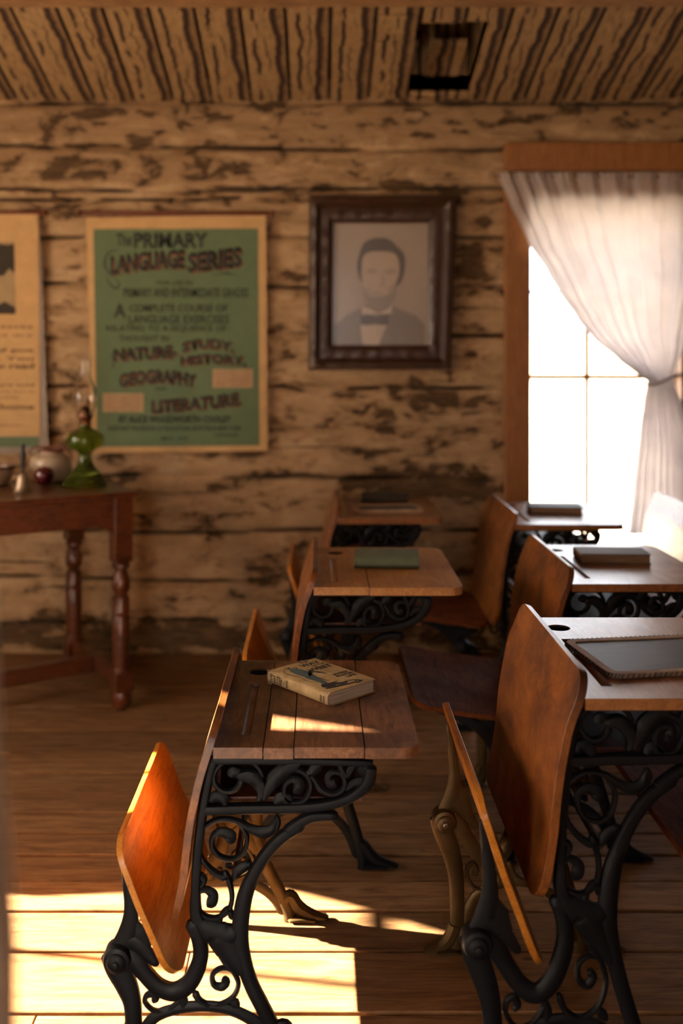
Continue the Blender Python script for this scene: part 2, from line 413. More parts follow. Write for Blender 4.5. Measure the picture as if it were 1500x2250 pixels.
CZ = lambda y: 2.655 + .273 * (YF - y)
BEAM_Y = 4.07
def ceiling_bm():
    bm = bmesh.new(); u0 = math.floor((XL - .2 + 5) / .187)
    h = [wp(915, 0)[0], wp(1068, 0)[0]]
    hx0, hx1, hy0, hy1 = .42, .715, 4.17, 4.74
    k = u0
    while True:
        a = -5 + k * .187; b = a + .187
        if a > XR + .2: break
        g = .004 + .003 * random.random(); dz = random.uniform(-.004, .004)
        def slab(x0, x1, y0, y1):
            vs = []
            for (yy) in (y0, y1):
                for zz in (0, .025):
                    for xx in (x0, x1): vs.append(bm.verts.new((xx, yy, CZ(yy) + zz + dz)))
            for f in ((0, 1, 3, 2), (4, 6, 7, 5), (0, 4, 5, 1), (2, 3, 7, 6), (0, 2, 6, 4), (1, 5, 7, 3)): bm.faces.new([vs[i] for i in f])
        A, B = a + g, b - g
        if B < hx0 or A > hx1: slab(A, B, YB - .3, YF + .25)
        else:
            slab(A, B, YB - .3, hy0); slab(A, B, hy1, YF + .25)
            if A < hx0: slab(A, hx0, hy0, hy1)
            if B > hx1: slab(hx1, B, hy0, hy1)
        k += 1
    # roof above the boards, with the dark space over the hole
    def roof(x0, x1, y0, y1, up):
        vs = []
        for yy in (y0, y1):
            for zz in (up, up + .08):
                for xx in (x0, x1): vs.append(bm.verts.new((xx, yy, CZ(yy) + zz)))
        for f in ((0, 1, 3, 2), (4, 6, 7, 5), (0, 4, 5, 1), (2, 3, 7, 6), (0, 2, 6, 4), (1, 5, 7, 3)): bm.faces.new([vs[i] for i in f])
    roof(XL - .3, XR + .3, YB - .4, YF + .35, .45)
    def closure(x0, x1, y0, y1):
        vs = []
        for yy in (y0, y1):
            for zz in (-.02, .46):
                for xx in (x0, x1): vs.append(bm.verts.new((xx, yy, CZ(yy) + zz)))
        for f in ((0, 1, 3, 2), (4, 6, 7, 5), (0, 4, 5, 1), (2, 3, 7, 6), (0, 2, 6, 4), (1, 5, 7, 3)): bm.faces.new([vs[i] for i in f])
    closure(XL - .3, XR + .3, YF + .2, YF + .33); closure(XL - .3, XR + .3, YB - .38, YB - .2); closure(XL - .3, XL - .1, YB - .3, YF + .3); closure(XR + .1, XR + .3, YB - .3, YF + .3)
    for (x0, x1, y0, y1) in ((hx0 - .05, hx0, hy0, hy1), (hx1, hx1 + .05, hy0, hy1), (hx0 - .05, hx1 + .05, hy0 - .05, hy0), (hx0 - .05, hx1 + .05, hy1, hy1 + .05)):
        roof(x0, x1, y0, y1, .02); 
        vs = []
        for yy in (y0, y1):
            for zz in (.02, .46):
                for xx in (x0, x1): vs.append(bm.verts.new((xx, yy, CZ(yy) + zz)))
        for f in ((0, 1, 3, 2), (4, 6, 7, 5), (0, 4, 5, 1), (2, 3, 7, 6), (0, 2, 6, 4), (1, 5, 7, 3)): bm.faces.new([vs[i] for i in f])
    return bm
tag(obj('ceiling', ceiling_bm(), M_CEIL, smooth=False), kind='structure')
# loose boards patching the ceiling beside the hole
pb = bmesh.new()
for (x0, x1, y0, y1) in ((.235, .335, 4.30, 4.52), (.34, .43, 4.28, 4.50), (.24, .41, 4.115, 4.27), (.505, .665, 4.47, 4.73)):
    vs = []
    for yy in (y0, y1):
        for zz in ((-.018, -.002) if x0 < .43 else (.085, .11)):
            for xx in (x0, x1): vs.append(pb.verts.new((xx, yy, CZ(yy) + zz)))
    for f in ((0, 1, 3, 2), (4, 6, 7, 5), (0, 4, 5, 1), (2, 3, 7, 6), (0, 2, 6, 4), (1, 5, 7, 3)): pb.faces.new([vs[i] for i in f])
tag(obj('trim_2', pb, M_CEIL, smooth=False, bevel=.003), kind='structure')
bb = bmesh.new(); box(bb, XL - .1, XR + .1, BEAM_Y - .16, BEAM_Y, EYE + 762 * BEAM_Y / F, CZ(BEAM_Y - .16) + .02)
bmesh.ops.subdivide_edges(bb, edges=[e for e in bb.edges if e.calc_length() > 3], cuts=60)
for v in bb.verts: v.co.z += .005 * noise.noise(Vector((v.co.x * 2, v.co.y * 3, 0))) + (-.0025 * v.co.x if v.co.z < 2.87 else 0) * -1
tag(obj('trim_1', bb, M_BEAM, smooth=False, bevel=.01), kind='structure')
# side walls and the wall behind, with their openings
LW = dict(y0=2.36, y1=3.28, z0=.80, z1=2.12)
LW2 = dict(y0=.25, y1=1.05, z0=.90, z1=2.15)
def wall_with_hole(axis, c0, c1, a0, a1, z1, h0, h1, hz0, hz1):
    bm = bmesh.new()
    for (p, q, r, s) in ((a0, h0, 0, z1), (h1, a1, 0, z1), (h0, h1, 0, hz0), (h0, h1, hz1, z1)):
        if q - p < .001 or s - r < .001: continue
        if axis == 'x': box(bm, c0, c1, p, q, r, s)
        else: box(bm, p, q, c0, c1, r, s)
    return bm
def gable(bm, x0, x1):
    for v in bm.verts:
        if v.co.z > 3.0: v.co.z = CZ(v.co.y) + .03
lw = bmesh.new()
for (p, q, r, s_) in ((YB, .25, 0, 5), (1.05, 2.36, 0, 5), (3.28, YF + .2, 0, 5), (.25, 1.05, 0, .9), (.25, 1.05, 2.15, 5), (2.36, 3.28, 0, .8), (2.36, 3.28, 2.12, 5)): box(lw, XL - .15, XL, p, q, r, s_)
bmesh.ops.bisect_plane(lw, geom=lw.verts[:] + lw.edges[:] + lw.faces[:], plane_co=(0, YF, CZ(YF) + .10), plane_no=(0, .273, 1), clear_outer=True)
tag(obj('wall_left', lw, M_LOG, smooth=False), kind='structure')
rw = wall_with_hole('x', XR, XR + .15, YB, YF + .2, 5.0, 0, 0, 0, 0)
bmesh.ops.bisect_plane(rw, geom=rw.verts[:] + rw.edges[:] + rw.faces[:], plane_co=(0, YF, CZ(YF) + .10), plane_no=(0, .273, 1), clear_outer=True)
tag(obj('wall_right', rw, M_LOG, smooth=False), kind='structure')
rw = bmesh.new()
for (p, q, r, s_) in ((XL - .1, -.13, 0, 2.2), (-.13, .37, 0, 1.5), (.37, XR + .1, 0, 2.2), (XL - .1, -.13, 2.2, CZ(YB) + .08), (.37, XR + .1, 2.2, CZ(YB) + .08), (-.13, .37, 2.4, CZ(YB) + .08)): box(rw, p, q, YB - .15, YB, r, s_)
tag(obj('wall_rear', rw, M_LOG, smooth=False), kind='structure')
wf = bmesh.new()
for (p, q, r, s_) in ((-.22, -.13, 1.4, 2.5), (.37, .46, 1.4, 2.5), (-.13, .37, 1.4, 1.5), (-.13, .37, 2.4, 2.5)): box(wf, p, q, YB - .02, YB + .03, r, s_)
tag(obj('added_window_4', wf, M_TRIM, smooth=False, bevel=.003), kind='structure')  # unseen window, added for the reflection in the portrait

# back window: casing, sashes, glass
cb_ = bmesh.new(); y0c, y1c = YF - .075, YF + .02
xo0, zt = wp(1105, 320); xo1 = ox1 + .12; zs = oz0 - .06
_, zt2 = wp(0, 382)
box(cb_, xo0, ox0 + .004, y0c + .005, y1c, zs, zt2); box(cb_, ox1 - .004, xo1, y0c + .005, y1c, zs, zt2)
box(cb_, xo0, xo1, y0c - .006, y1c, zt2 + .002, zt); box(cb_, ox0 - .01, ox1 + .01, y0c + .012, y1c, oz1, zt2)
box(cb_, xo0 - .02, xo1 + .02, y0c - .05, y1c, zs - .03, oz0)
for (a, b) in ((ox0 - .012, ox0), (ox1, ox1 + .012)): box(cb_, a, b, y1c, YF + .20, oz0, oz1)
box(cb_, ox0, ox1, y1c, YF + .20, oz0 - .012, oz0); box(cb_, ox0, ox1, y1c, YF + .20, oz1, oz1 + .012)
win = obj('window_1', cb_, M_TRIM, smooth=False, bevel=.004); tag(win, kind='structure')
sb = bmesh.new(); ys0, ys1 = YF + .03, YF + .065
_, zm = wp(0, 829); _, zr = wp(0, 640); xv, _ = wp(1294, 0)
box(sb, ox0, ox0 + .012, ys0, ys1, oz0, oz1); box(sb, ox1 - .02, ox1, ys0, ys1, oz0, oz1)
box(sb, ox0, ox1, ys0 - .01, ys1, zm - .010, zm + .012); box(sb, ox0, ox1, ys0, ys1, oz0, oz0 + .04); box(sb, ox0, ox1, ys0, ys1, oz1 - .03, oz1)
box(sb, xv - .009, xv + .009, ys0, ys1 - .005, oz0, oz1); box(sb, ox0, ox1, ys0 + .004, ys1 - .005, zr - .006, zr + .006)
obj('sash', sb, M_TRIM, win, smooth=False, bevel=.002)
tg = NT('window_glass'); tg.set(Base_Color=(.95, .97, .96), Roughness=0.0)
gt = tg.n('ShaderNodeBsdfTransparent'); gg = tg.n('ShaderNodeBsdfGlossy'); gg.inputs['Roughness'].default_value = .02; fr_ = tg.n('ShaderNodeFresnel'); fr_.inputs[0].default_value = 1.25
ms = tg.n('ShaderNodeMixShader'); tg.link(fr_.outputs[0], ms.inputs[0]); tg.link(gt.outputs[0], ms.inputs[1]); tg.link(gg.outputs[0], ms.inputs[2])
tg.link(ms.outputs[0], tg.t.nodes['Material Output'].inputs[0]); M_PANE = tg.m
obj('window_pane', bx(ox0, ox1, ys0 + .015, ys0 + .018, oz0, oz1), M_PANE, win, smooth=False)

# left window
l = LW; cb_ = bmesh.new()
for (a, b, c, d) in ((l['y0'] - .12, l['y0'], l['z0'] - .1, l['z1'] + .12), (l['y1'], l['y1'] + .12, l['z0'] - .1, l['z1'] + .12), (l['y0'], l['y1'], l['z1'], l['z1'] + .12), (l['y0'], l['y1'], l['z0'] - .1, l['z0'])):
    box(cb_, XL - .02, XL + .03, a, b, c, d)
w2 = tag(obj('window_2', cb_, M_TRIM, smooth=False, bevel=.003), kind='structure')
sb = bmesh.new()
box(sb, XL - .09, XL - .06, 2.781, 2.80, l['z0'], l['z1'])
box(sb, XL - .09, XL - .06, l['y0'], l['y1'], 1.375, 1.400); box(sb, XL - .09, XL - .06, l['y0'], l['y1'], l['z0'], l['z0'] + .03)
obj('sash', sb, M_TRIM, w2, smooth=False)

cb_ = bmesh.new(); l = LW2
for (a, b, c, d) in ((l['y0'] - .12, l['y0'], l['z0'] - .1, l['z1'] + .12), (l['y1'], l['y1'] + .12, l['z0'] - .1, l['z1'] + .12), (l['y0'], l['y1'], l['z1'], l['z1'] + .12), (l['y0'], l['y1'], l['z0'] - .1, l['z0'])):
    box(cb_, XL - .02, XL + .03, a, b, c, d)
tag(obj('added_window_3', cb_, M_TRIM, smooth=False, bevel=.003), kind='structure')  # unseen window, added as a place for the fill lamp

# open painted door at the left edge, close by
db = bmesh.new(); DY = .66
dpts = [(-.2400, 2.05), (-.2340, 1.37), (-.2230, 1.15), (-.2120, 1.03), (-.2120, .94), (-.2150, .85), (-.2205, .0)]
for i, (a, b) in enumerate(zip(dpts, dpts[1:])):
    vs = [db.verts.new(p) for p in ((a[0], DY, a[1]), (b[0], DY, b[1]), (b[0], DY + .04, b[1]), (a[0], DY + .04, a[1]), (a[0] - .6, DY - .35, a[1]), (b[0] - .6, DY - .35, b[1]), (b[0] - .6, DY - .31, b[1]), (a[0] - .6, DY - .31, a[1]))]
    for f in ((0, 1, 2, 3), (4, 7, 6, 5), (0, 4, 5, 1), (3, 2, 6, 7), (0, 3, 7, 4), (1, 5, 6, 2)): db.faces.new([vs[k] for k in f])
bmesh.ops.remove_doubles(db, verts=db.verts[:], dist=.0005)
tag(obj('door_1', db, M_PAINTED, smooth=False), kind='structure')

# outside
g = bmesh.new(); box(g, -60, 60, YF + .3, 120, -.5, -.35); box(g, -60, XL - .4, -60, YF + .3, -.5, -.35); box(g, XL - .4, 60, -60, YB - .3, -.5, -.35)
tag(obj('ground', g, M_SAND, smooth=False), kind='structure')
hb = bmesh.new(); n_ = 80
for j in range(8):
    for i in range(n_ + 1):
        x = -50 + 130 * i / n_; hgt = (3.2 + 2.2 * noise.noise(Vector((x * .06, 0, 5)))) * (j / 7) ** .8
        hb.verts.new((x, 62 + j * 3, -.4 + hgt))
hb.verts.ensure_lookup_table()
for j in range(7):
    for i in range(n_): hb.faces.new([hb.verts[k] for k in (j * (n_ + 1) + i, j * (n_ + 1) + i + 1, (j + 1) * (n_ + 1) + i + 1, (j + 1) * (n_ + 1) + i)])
tag(obj('hills', hb, plain('dry_hillside', (.42, .33, .24), .9)), kind='structure')

# ------------------------------------------------------------------ school desk
K = 1067.0
def A(px, py): return ((px - 700) / K + .208, EYE - (py - 780) / K)
def z1_(x, y): return A(x / 2.143, 1550 + y / 2.143)
def z2_(x, y): return A(380 + x / 2.5, 1380 + y / 2.5)
LOW = [0, .159, .204, .50, .604, .645, .691]; TALL = [0, .262, .318, .657, .767, .792, .836]
def wmap(z, tall):
    if not tall: return z
    if z <= 0: return z
    for i in range(len(LOW) - 1):
        if z <= LOW[i + 1]: return TALL[i] + (z - LOW[i]) * (TALL[i + 1] - TALL[i]) / (LOW[i + 1] - LOW[i])
    return z + TALL[-1] - LOW[-1]
Z1 = [  # main members and scrolls, traced: (points, widths in metres)
 ([(1012, 225), (985, 330), (965, 440), (948, 560), (934, 700), (926, 850), (928, 960), (960, 1025), (1010, 1070)], [.020, .020, .020, .020, .020, .020, .026, .034, .04]),
 ([(1300, 1735), (1330, 1610), (1290, 1500), (1240, 1400), (1185, 1290), (1150, 1180), (1132, 1060), (1150, 900), (1195, 780), (1255, 680), (1330, 600), (1430, 540)], [.032, .030, .030, .030, .030, .032, .036, .034, .027, .025, .025, .023]),
 ([(925, 985), (985, 1035), (1060, 1062), (1130, 1045)], [.024, .046, .052, .030]),
 ([(1020, 1050), (1070, 1110), (1120, 1180), (1150, 1240)], [.05, .056, .040, .024]),
 ([(560, 1150), (640, 1180), (690, 1240), (750, 1300), (820, 1325), (885, 1295), (930, 1225), (950, 1140), (935, 1060), (900, 990)], [.05, .04, .034, .034, .036, .036, .034, .032, .03, .028]),
 ([(535, 1130), (560, 1210), (605, 1300), (630, 1380), (636, 1480), (636, 1560), (620, 1640)], [.05, .05, .044, .036, .034, .034, .030]),
 ([(640, 1600), (690, 1500), (740, 1440), (840, 1405), (950, 1393), (1060, 1403), (1160, 1440), (1240, 1500), (1300, 1590)], [.026, .026, .024, .022, .022, .022, .024, .026, .028]),
 # lower left little scroll
 ([(860, 1355), (830, 1385), (780, 1415), (725, 1410), (690, 1375), (695, 1345), (725, 1335), (740, 1355), (722, 1368)], [.014, .010, .010, .010, .010, .012, .016, .016, .012]),
 ([(850, 1330), (870, 1370), (860, 1410)], [.012, .02, .008]),
 # lower right scroll
 ([(1045, 1150), (1065, 1190), (1100, 1230), (1125, 1290), (1095, 1355), (1020, 1388), (950, 1370), (918, 1325)], [.018, .012, .010, .011, .011, .010, .012, .016]),
 ([(1120, 1275), (1095, 1225), (1045, 1215), (1005, 1245), (1010, 1290), (1045, 1302), (1068, 1280), (1050, 1262)], [.008, .009, .010, .011, .013, .018, .018, .014]),
 ([(1085, 1360), (1110, 1380), (1130, 1395)], [.010, .022, .008]),
 # mid scroll one, with leaf
 ([(1305, 505), (1285, 560), (1240, 580), (1180, 562), (1110, 525), (1030, 520), (965, 560), (940, 630), (960, 710), (1010, 765), (1060, 790), (1085, 788)], [.010, .020, .026, .018, .012, .011, .011, .010, .011, .014, .018, .006]),
 ([(1130, 540), (1165, 600), (1150, 670), (1095, 705), (1035, 690), (1002, 645), (1010, 595), (1050, 580), (1090, 600), (1072, 622)], [.009, .010, .010, .011, .012, .012, .014, .020, .026, .020]),
 ([(1105, 800), (1120, 765), (1150, 740), (1185, 720)], [.010, .022, .022, .010]),
 ([(940, 780), (965, 800), (950, 830), (920, 820)], [.018, .014, .012, .010]),
 # mid scroll two
 ([(1060, 760), (1085, 820), (1095, 890), (1075, 950), (1020, 980), (960, 965), (925, 915), (932, 865), (970, 848), (1005, 870), (1000, 905), (975, 905)], [.014, .012, .011, .011, .011, .011, .011, .011, .014, .022, .026, .018]),
 ([(1095, 985), (1080, 940), (1050, 960), (1030, 1010)], [.012, .014, .010, .016]),
]
Z2 = [
 ([(180, 705), (500, 708), (800, 712), (1095, 722)], [.018, .016, .016, .016]),
 ([(150, 978), (280, 974), (420, 970), (600, 968), (740, 962), (860, 946), (960, 915), (1035, 865), (1075, 805), (1086, 735)], [.022, .022, .022, .022, .022, .022, .022, .024, .026, .024]),
 ([(905, 1010), (820, 1010), (750, 1020), (680, 1058), (620, 1105)], [.018, .020, .022, .023, .025]),
 ([(500, 800), (470, 745), (420, 712), (350, 700), (280, 720), (232, 775), (235, 835), (280, 875), (335, 872), (372, 835), (368, 790), (335, 775), (325, 800)], [.010, .011, .012, .012, .012, .012, .012, .012, .012, .014, .020, .026, .02]),
 ([(350, 795), (420, 790), (470, 825), (490, 880), (470, 930)], [.016, .030, .030, .022, .010]),
 ([(500, 925), (520, 870), (560, 810), (610, 765), (665, 735), (705, 715)], [.010, .020, .034, .034, .024, .008]),
 ([(520, 850), (580, 785), (655, 757), (725, 780), (757, 845), (730, 915), (670, 940), (620, 910), (615, 850), (650, 812), (690, 825), (688, 862), (660, 860)], [.012, .016, .015, .013, .012, .012, .012, .012, .012, .014, .020, .026, .02]),
 ([(735, 765), (775, 815), (815, 870), (875, 893), (928, 870), (942, 820), (915, 778), (870, 775), (850, 808), (870, 838), (895, 828)], [.012, .013, .013, .012, .012, .012, .012, .013, .016, .022, .018]),
 ([(740, 800), (780, 755), (820, 720)], [.012, .026, .012]),
 ([(905, 712), (925, 760), (950, 790), (985, 745), (1010, 715)], [.014, .016, .018, .014, .010]),
 ([(945, 872), (985, 838), (1030, 830), (1068, 850)], [.008, .018, .024, .014]),
 ([(1015, 735), (1045, 760), (1075, 745)], [.016, .026, .018]),
 ([(205, 940), (235, 905), (280, 920), (290, 955)], [.016, .022, .026, .014]),
 ([(560, 955), (590, 915), (630, 925), (650, 950)], [.012, .026, .026, .012]),
 ([(560, 1095), (575, 1050), (572, 1010)], [.014, .016, .010]),
]
def iron_frame_bm(tall, depth=.024):
    bm = bmesh.new()
    for src, conv in ((Z1, z1_), (Z2, z2_)):
        for pts, wd in src:
            P = [conv(*p) for p in pts]; P = [(u, wmap(z, tall)) for u, z in P]
            big = max(wd) >= .03 or (conv is z2_ and src.index((pts, wd)) < 3)
            stroke(bm, P, [q * 1.02 for q in wd], depth if big else depth * .62, 0, n=5, sec=10 if big else 8, sq=.75 if big else 1.0)
    # toes
    for (a, b, wd) in ((z1_(625, 1600), (.208 - .415 - .05, .012), [.034, .040, .022]), (z1_(1310, 1640), (.208 - .0 + .06 - .21 + .0, .012), [.034, .040, .022])):
        a = (a[0], wmap(a[1], tall) if a[1] > 0 else .05)
    fx, fz = z1_(628, 1560); fz = wmap(fz, tall)
    stroke(bm, [(fx, fz + .02), (fx - .002, .060), (fx - .016, .030), (fx - .045, .012), (fx - .078, .006)], [.034, .034, .036, .024, .010], depth * 1.25)
    stroke(bm, [(fx - .05, .006), (fx - .01, .008), (fx + .022, .005)], [.010, .016, .010], depth * 1.9)
    rx, rz = z1_(1310, 1560); rz = wmap(rz, tall)
    stroke(bm, [(rx - .003, rz + .02), (rx + .012, .060), (rx + .032, .032), (rx + .068, .014), (rx + .108, .006)], [.032, .033, .036, .024, .010], depth * 1.25)
    stroke(bm, [(rx + .005, .005), (rx + .04, .008), (rx + .08, .006)], [.010, .016, .010], depth * 1.9)
    return bm
HX, HZ = z1_(563, 1160)                    # hinge, short frame
def make_desk(tall, L, folded_mat, top_mat, back_mat, planks, name='school_desk'):
    root = empty(name, (0, 0, 0))
    W = lambda z: wmap(z, tall)
    hz = W(HZ)
    # backrest
    bp = [A(*p) for p in ((470, 1573), (453, 1630), (432, 1700), (412, 1800), (400, 1900), (387, 1965), (373, 2012))]
    bp = [(u + .001, W(z)) for u, z in bp]
    bm = bmesh.new(); panel(bm, bp, 0, L, .016, (.045, .045), (.05, .05))
    obj('backrest', bm, back_mat, root, bevel=.005, seg=3)
    # desktop
    zt = W(.645); th = .022
    bm = bmesh.new(); x0, x1 = -.004, .412
    cuts = [x0] + planks + [x1]
    for i, (a, b) in enumerate(zip(cuts, cuts[1:])):
        last = i == len(cuts) - 2
        ga = .0012 if i else 0; gb = .0012 if not last else 0
        dz = [0, -.001, .0006, -.0006][i % 4]
        panel(bm, [(a + ga, zt - th + dz), (b - gb, zt - th + dz)], 0, L, th, (0, 0), (.035, .045) if last else (0, 0), ns=4, nt=6, smooth=False)
    top = obj('desktop', bm, top_mat, root, smooth=False)
    cut = bmesh.new()
    bmesh.ops.create_cone(cut, cap_ends=True, segments=32, radius1=.027, radius2=.027, depth=.06, matrix=Matrix.Translation((.062, L * .84, zt)))
    c1 = obj('cut', cut, None)
    cut = bmesh.new()
    bmesh.ops.create_cone(cut, cap_ends=True, segments=24, radius1=.011, radius2=.011, depth=L * .56, matrix=Matrix.Translation((.056, L * .40, zt + .003)) @ Matrix.Rotation(math.radians(90), 4, 'X'))
    c2 = obj('cut', cut, None)
    for c in (c1, c2):
        m = top.modifiers.new('b', 'BOOLEAN'); m.object = c; m.operation = 'DIFFERENCE'; m.solver = 'EXACT'
    m = top.modifiers.new('bv', 'BEVEL'); m.width = .0035; m.segments = 3; m.limit_method = 'ANGLE'; m.angle_limit = math.radians(40)
    bake(top)
    for c in (c1, c2): bpy.data.objects.remove(c)
    # inkwell cup under the hole
    ib = bmesh.new(); lathe(ib, [(.0265, -.004), (.0255, -.035), (.0, -.036)], 28, (.062, L * .84, zt)); lathe(ib, [(.0, -.038), (.0268, -.037), (.0278, -.022), (.0268, -.004)], 28, (.062, L * .84, zt))
    obj('inkwell', ib, M_BLACK, root)
    # book shelf box under the top
    sb = bmesh.new(); zb = W(.512)
    box(sb, .0, .30, .055, L - .065, zb, zb + .010); box(sb, .285, .30, .055, L - .065, zb + .010, zb + .035)
    box(sb, -.004, .006, .055, L - .065, zb + .010, zt - th - .002)
    obj('book_shelf', sb, M_SHELF, root, smooth=False, bevel=.002)
    # frames
    fr = iron_frame_bm(tall)
    f1 = obj('iron_frame', fr, M_IRON, root, loc=(0, .035, 0))
    f2 = obj('iron_frame', f1.data.copy(), None, root, loc=(0, L - .045, 0)); f2.data.materials.clear(); f2.data.materials.append(M_IRON_SUN)
    for fo, far in ((f1, 0), (f2, 1)):
        hb = bmesh.new(); disc(hb, HX, hz, .029, -.020, .018, 28, .006); disc(hb, HX, hz, .019, -.029, -.018, 24, .003)
        h = obj('hinge_disc', hb, M_IRON if not far else M_IRON_SUN, fo)
        nb = bmesh.new(); disc(nb, HX, hz, .008, -.036, -.025, 6, .001); obj('bolt', nb, M_BOLT if far else M_IRON, fo, smooth=False)
    rb = bmesh.new(); 
    bmesh.ops.create_cone(rb, cap_ends=True, segments=12, radius1=.007, radius2=.007, depth=L - .08, matrix=Matrix.Translation((.035, L / 2, W(.36))) @ Matrix.Rotation(math.radians(90), 4, 'X'))
    obj('stretcher', rb, M_IRON_SUN, root)
    # seat (folded up) with origin on the hinge
    pv = empty_seat = None
    pts = [z1_(*p) for p in ((824, 1262), (764, 1165), (705, 1030), (642, 885), (592, 752), (556, 655), (545, 600))]
    pts = [(u - HX + .006, (W(z) - hz)) for u, z in pts]
    sm = bmesh.new(); panel(sm, pts, 0, L, -.013, (.07, .07), (.05, .055), ns=24, nt=12)
    obj('seat', sm, folded_mat, root, loc=(HX, 0, hz), bevel=.004, seg=3)
    for yy in (.035, L - .045):
        ab = bmesh.new()
        def Q(x, y):
            u, z = z1_(x, y); return (u - HX, W(z) - hz)
        stroke(ab, [Q(576, 1135), Q(612, 1040), Q(622, 940), Q(606, 820), Q(580, 700)], [.050, .042, .028, .020, .008], .014, 0, sec=10, sq=.7)
        stroke(ab, [Q(590, 1080), Q(650, 1100), Q(700, 1150), Q(750, 1200)], [.040, .036, .030, .014], .014, 0, sec=10, sq=.7)
        stroke(ab, [Q(612, 960), Q(650, 1060), Q(705, 1140)], [.012, .05, .02], .012, 0, sec=10, sq=.7)
        obj('seat_arm', ab, M_IRON if yy < .1 else M_IRON_SUN, root, loc=(HX, yy, hz))
    return root
def unfold(root, deg=62):
    for c in root.children:
        if c.name.split('.')[0] in ('seat', 'seat_arm'): c.rotation_euler = (0, math.radians(-deg), 0)
def setmat(root, part, mat):
    for c in root.children:
        if c.name.split('.')[0] == part:
            c.data = c.data.copy(); c.data.materials.clear(); c.data.materials.append(mat)

deskA = make_desk(False, .572, M_SEAT, M_TOP_OLD, M_BACK, [.096, .158, .300])
deskT = make_desk(True, .575, M_SEAT, M_TOP, M_BACK, [])
GRP = 'school desks with cast-iron frames'
def place(o, x, y, rz, label):
    o.location = (x, y, 0); o.rotation_euler = (0, 0, math.radians(rz)); tag(o, label, 'school desk', GRP); return o
place(deskA, -.208, 2.0, 0, 'low school desk with cracked plank top, sunlit folded seat and the tan book on it')
dB = make_desk(True, .575, M_SEAT, M_TOP_G, M_BACK, [.150]); dC = copy_tree(deskT); dE = copy_tree(deskT); dF = copy_tree(deskT); dG = copy_tree(deskT); dH = copy_tree(deskT)
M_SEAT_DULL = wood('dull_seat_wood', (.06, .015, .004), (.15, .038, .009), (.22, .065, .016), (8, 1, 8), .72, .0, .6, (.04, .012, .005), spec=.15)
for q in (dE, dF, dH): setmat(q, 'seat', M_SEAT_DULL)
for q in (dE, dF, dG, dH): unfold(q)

place(deskT, .502, 1.86, 0, 'tall school desk in the right foreground with a large blotchy backrest, under the wood-framed slate')
place(dB, -.010, 2.75, 0, 'school desk with pale tan top holding the thick green book')
place(dC, .080, 3.91, 0, 'school desk against the log wall left of the window, dark book and slate on top')
place(dE, .715, 2.79, 0, 'school desk with seat down, holding the brown-paged grey book, right of the green-book desk')
place(dF, .752, 3.77, 0, 'school desk just below the window with the dark blue book on it')
place(dG, 1.49, 3.83, 0, 'school desk at the right edge under the curtain, backrest shining white in window light')
place(dH, 1.16, 1.92, 0, 'school desk cut off at right edge, its lowered seat seen through the foreground ironwork')
setmat(dG, 'backrest', M_SEAT_G); setmat(dG, 'seat', M_SEAT_G)

# ------------------------------------------------------------------ text
def text_bm(bm, s, w_, h_, M, bold=.02, bend=None, depth=.0006):
    if isinstance(bm, Multi): bm = bm.new()
    cu = bpy.data.curves.new('t', 'FONT'); cu.body = s; cu.size = 1; cu.offset = bold; cu.extrude = 0; cu.resolution_u = 2
    o = bpy.data.objects.new('t', cu); COL.objects.link(o)
    dg = bpy.context.evaluated_depsgraph_get(); dg.update(); me = bpy.data.meshes.new_from_object(o.evaluated_get(dg))
    bpy.data.objects.remove(o)
    xs = [v.co.x for v in me.vertices]; ys = [v.co.y for v in me.vertices]
    if not xs: return
    x0, x1, y0, y1 = min(xs), max(xs), min(ys), max(ys)
    tmp = bmesh.new(); tmp.from_mesh(me)
    r = bmesh.ops.extrude_face_region(tmp, geom=tmp.faces[:]); 
    for g_ in r['geom']:
        if isinstance(g_, bmesh.types.BMVert): g_.co.z += 1
    for v in tmp.verts:
        a = (v.co.x - x0) / (x1 - x0); b = (v.co.y - y0) / (y1 - y0)
        y = b * h_ + (bend(a) if bend else 0)
        v.co = M @ Vector((a * w_, y, v.co.z * depth))
    me2 = bpy.data.meshes.new('t2'); tmp.to_mesh(me2); tmp.free(); bm.from_mesh(me2); bpy.data.meshes.remove(me2); bpy.data.meshes.remove(me)

# ------------------------------------------------------------------ wall charts
M_PAPER = plain('aged_chart_paper', (.60, .38, .17), .8, var=.08)
M_GREEN = plain('green_chart_print', (.105, .155, .075), .75, var=.06)
M_INK = plain('dark_chart_ink', (.020, .025, .020), .8)
M_REDINK = plain('red_brown_chart_ink', (.20, .075, .045), .8)
M_LABELP = plain('cream_paper_label', (.47, .31, .17), .8)
M_ROD = plain('red_stained_rod', (.14, .035, .012), .5)
M_FADEINK = plain('faded_brown_ink', (.13, .075, .035), .8)
M_LANDS = plain('printed_dark_landscape', (.035, .026, .016), .8)
YP = YF - .062
def WP(px, py, y=YP): return at(px, py, y)
def rect_at(bm, px0, py0, px1, py1, y, th=.001, skew=0):
    a = WP(px0, py1, y); b = WP(px1, py0, y); box(bm, a.x, b.x, y, y + th, a.z, b.z)
def quad_at(bm, pts, y, th=.001):
    vs = [bm.verts.new(WP(*p, y)) for p in pts]; vb = [bm.verts.new(WP(*p, y) + Vector((0, th, 0))) for p in pts]
    n = len(pts); bm.faces.new(vs); bm.faces.new(vb[::-1])
    for i in range(n): bm.faces.new((vs[i], vb[i], vb[(i + 1) % n], vs[(i + 1) % n]))
class Multi:                       # one mesh per line of lettering
    def __init__(s): s.items = []
    def new(s): s.items.append(bmesh.new()); return s.items[-1]
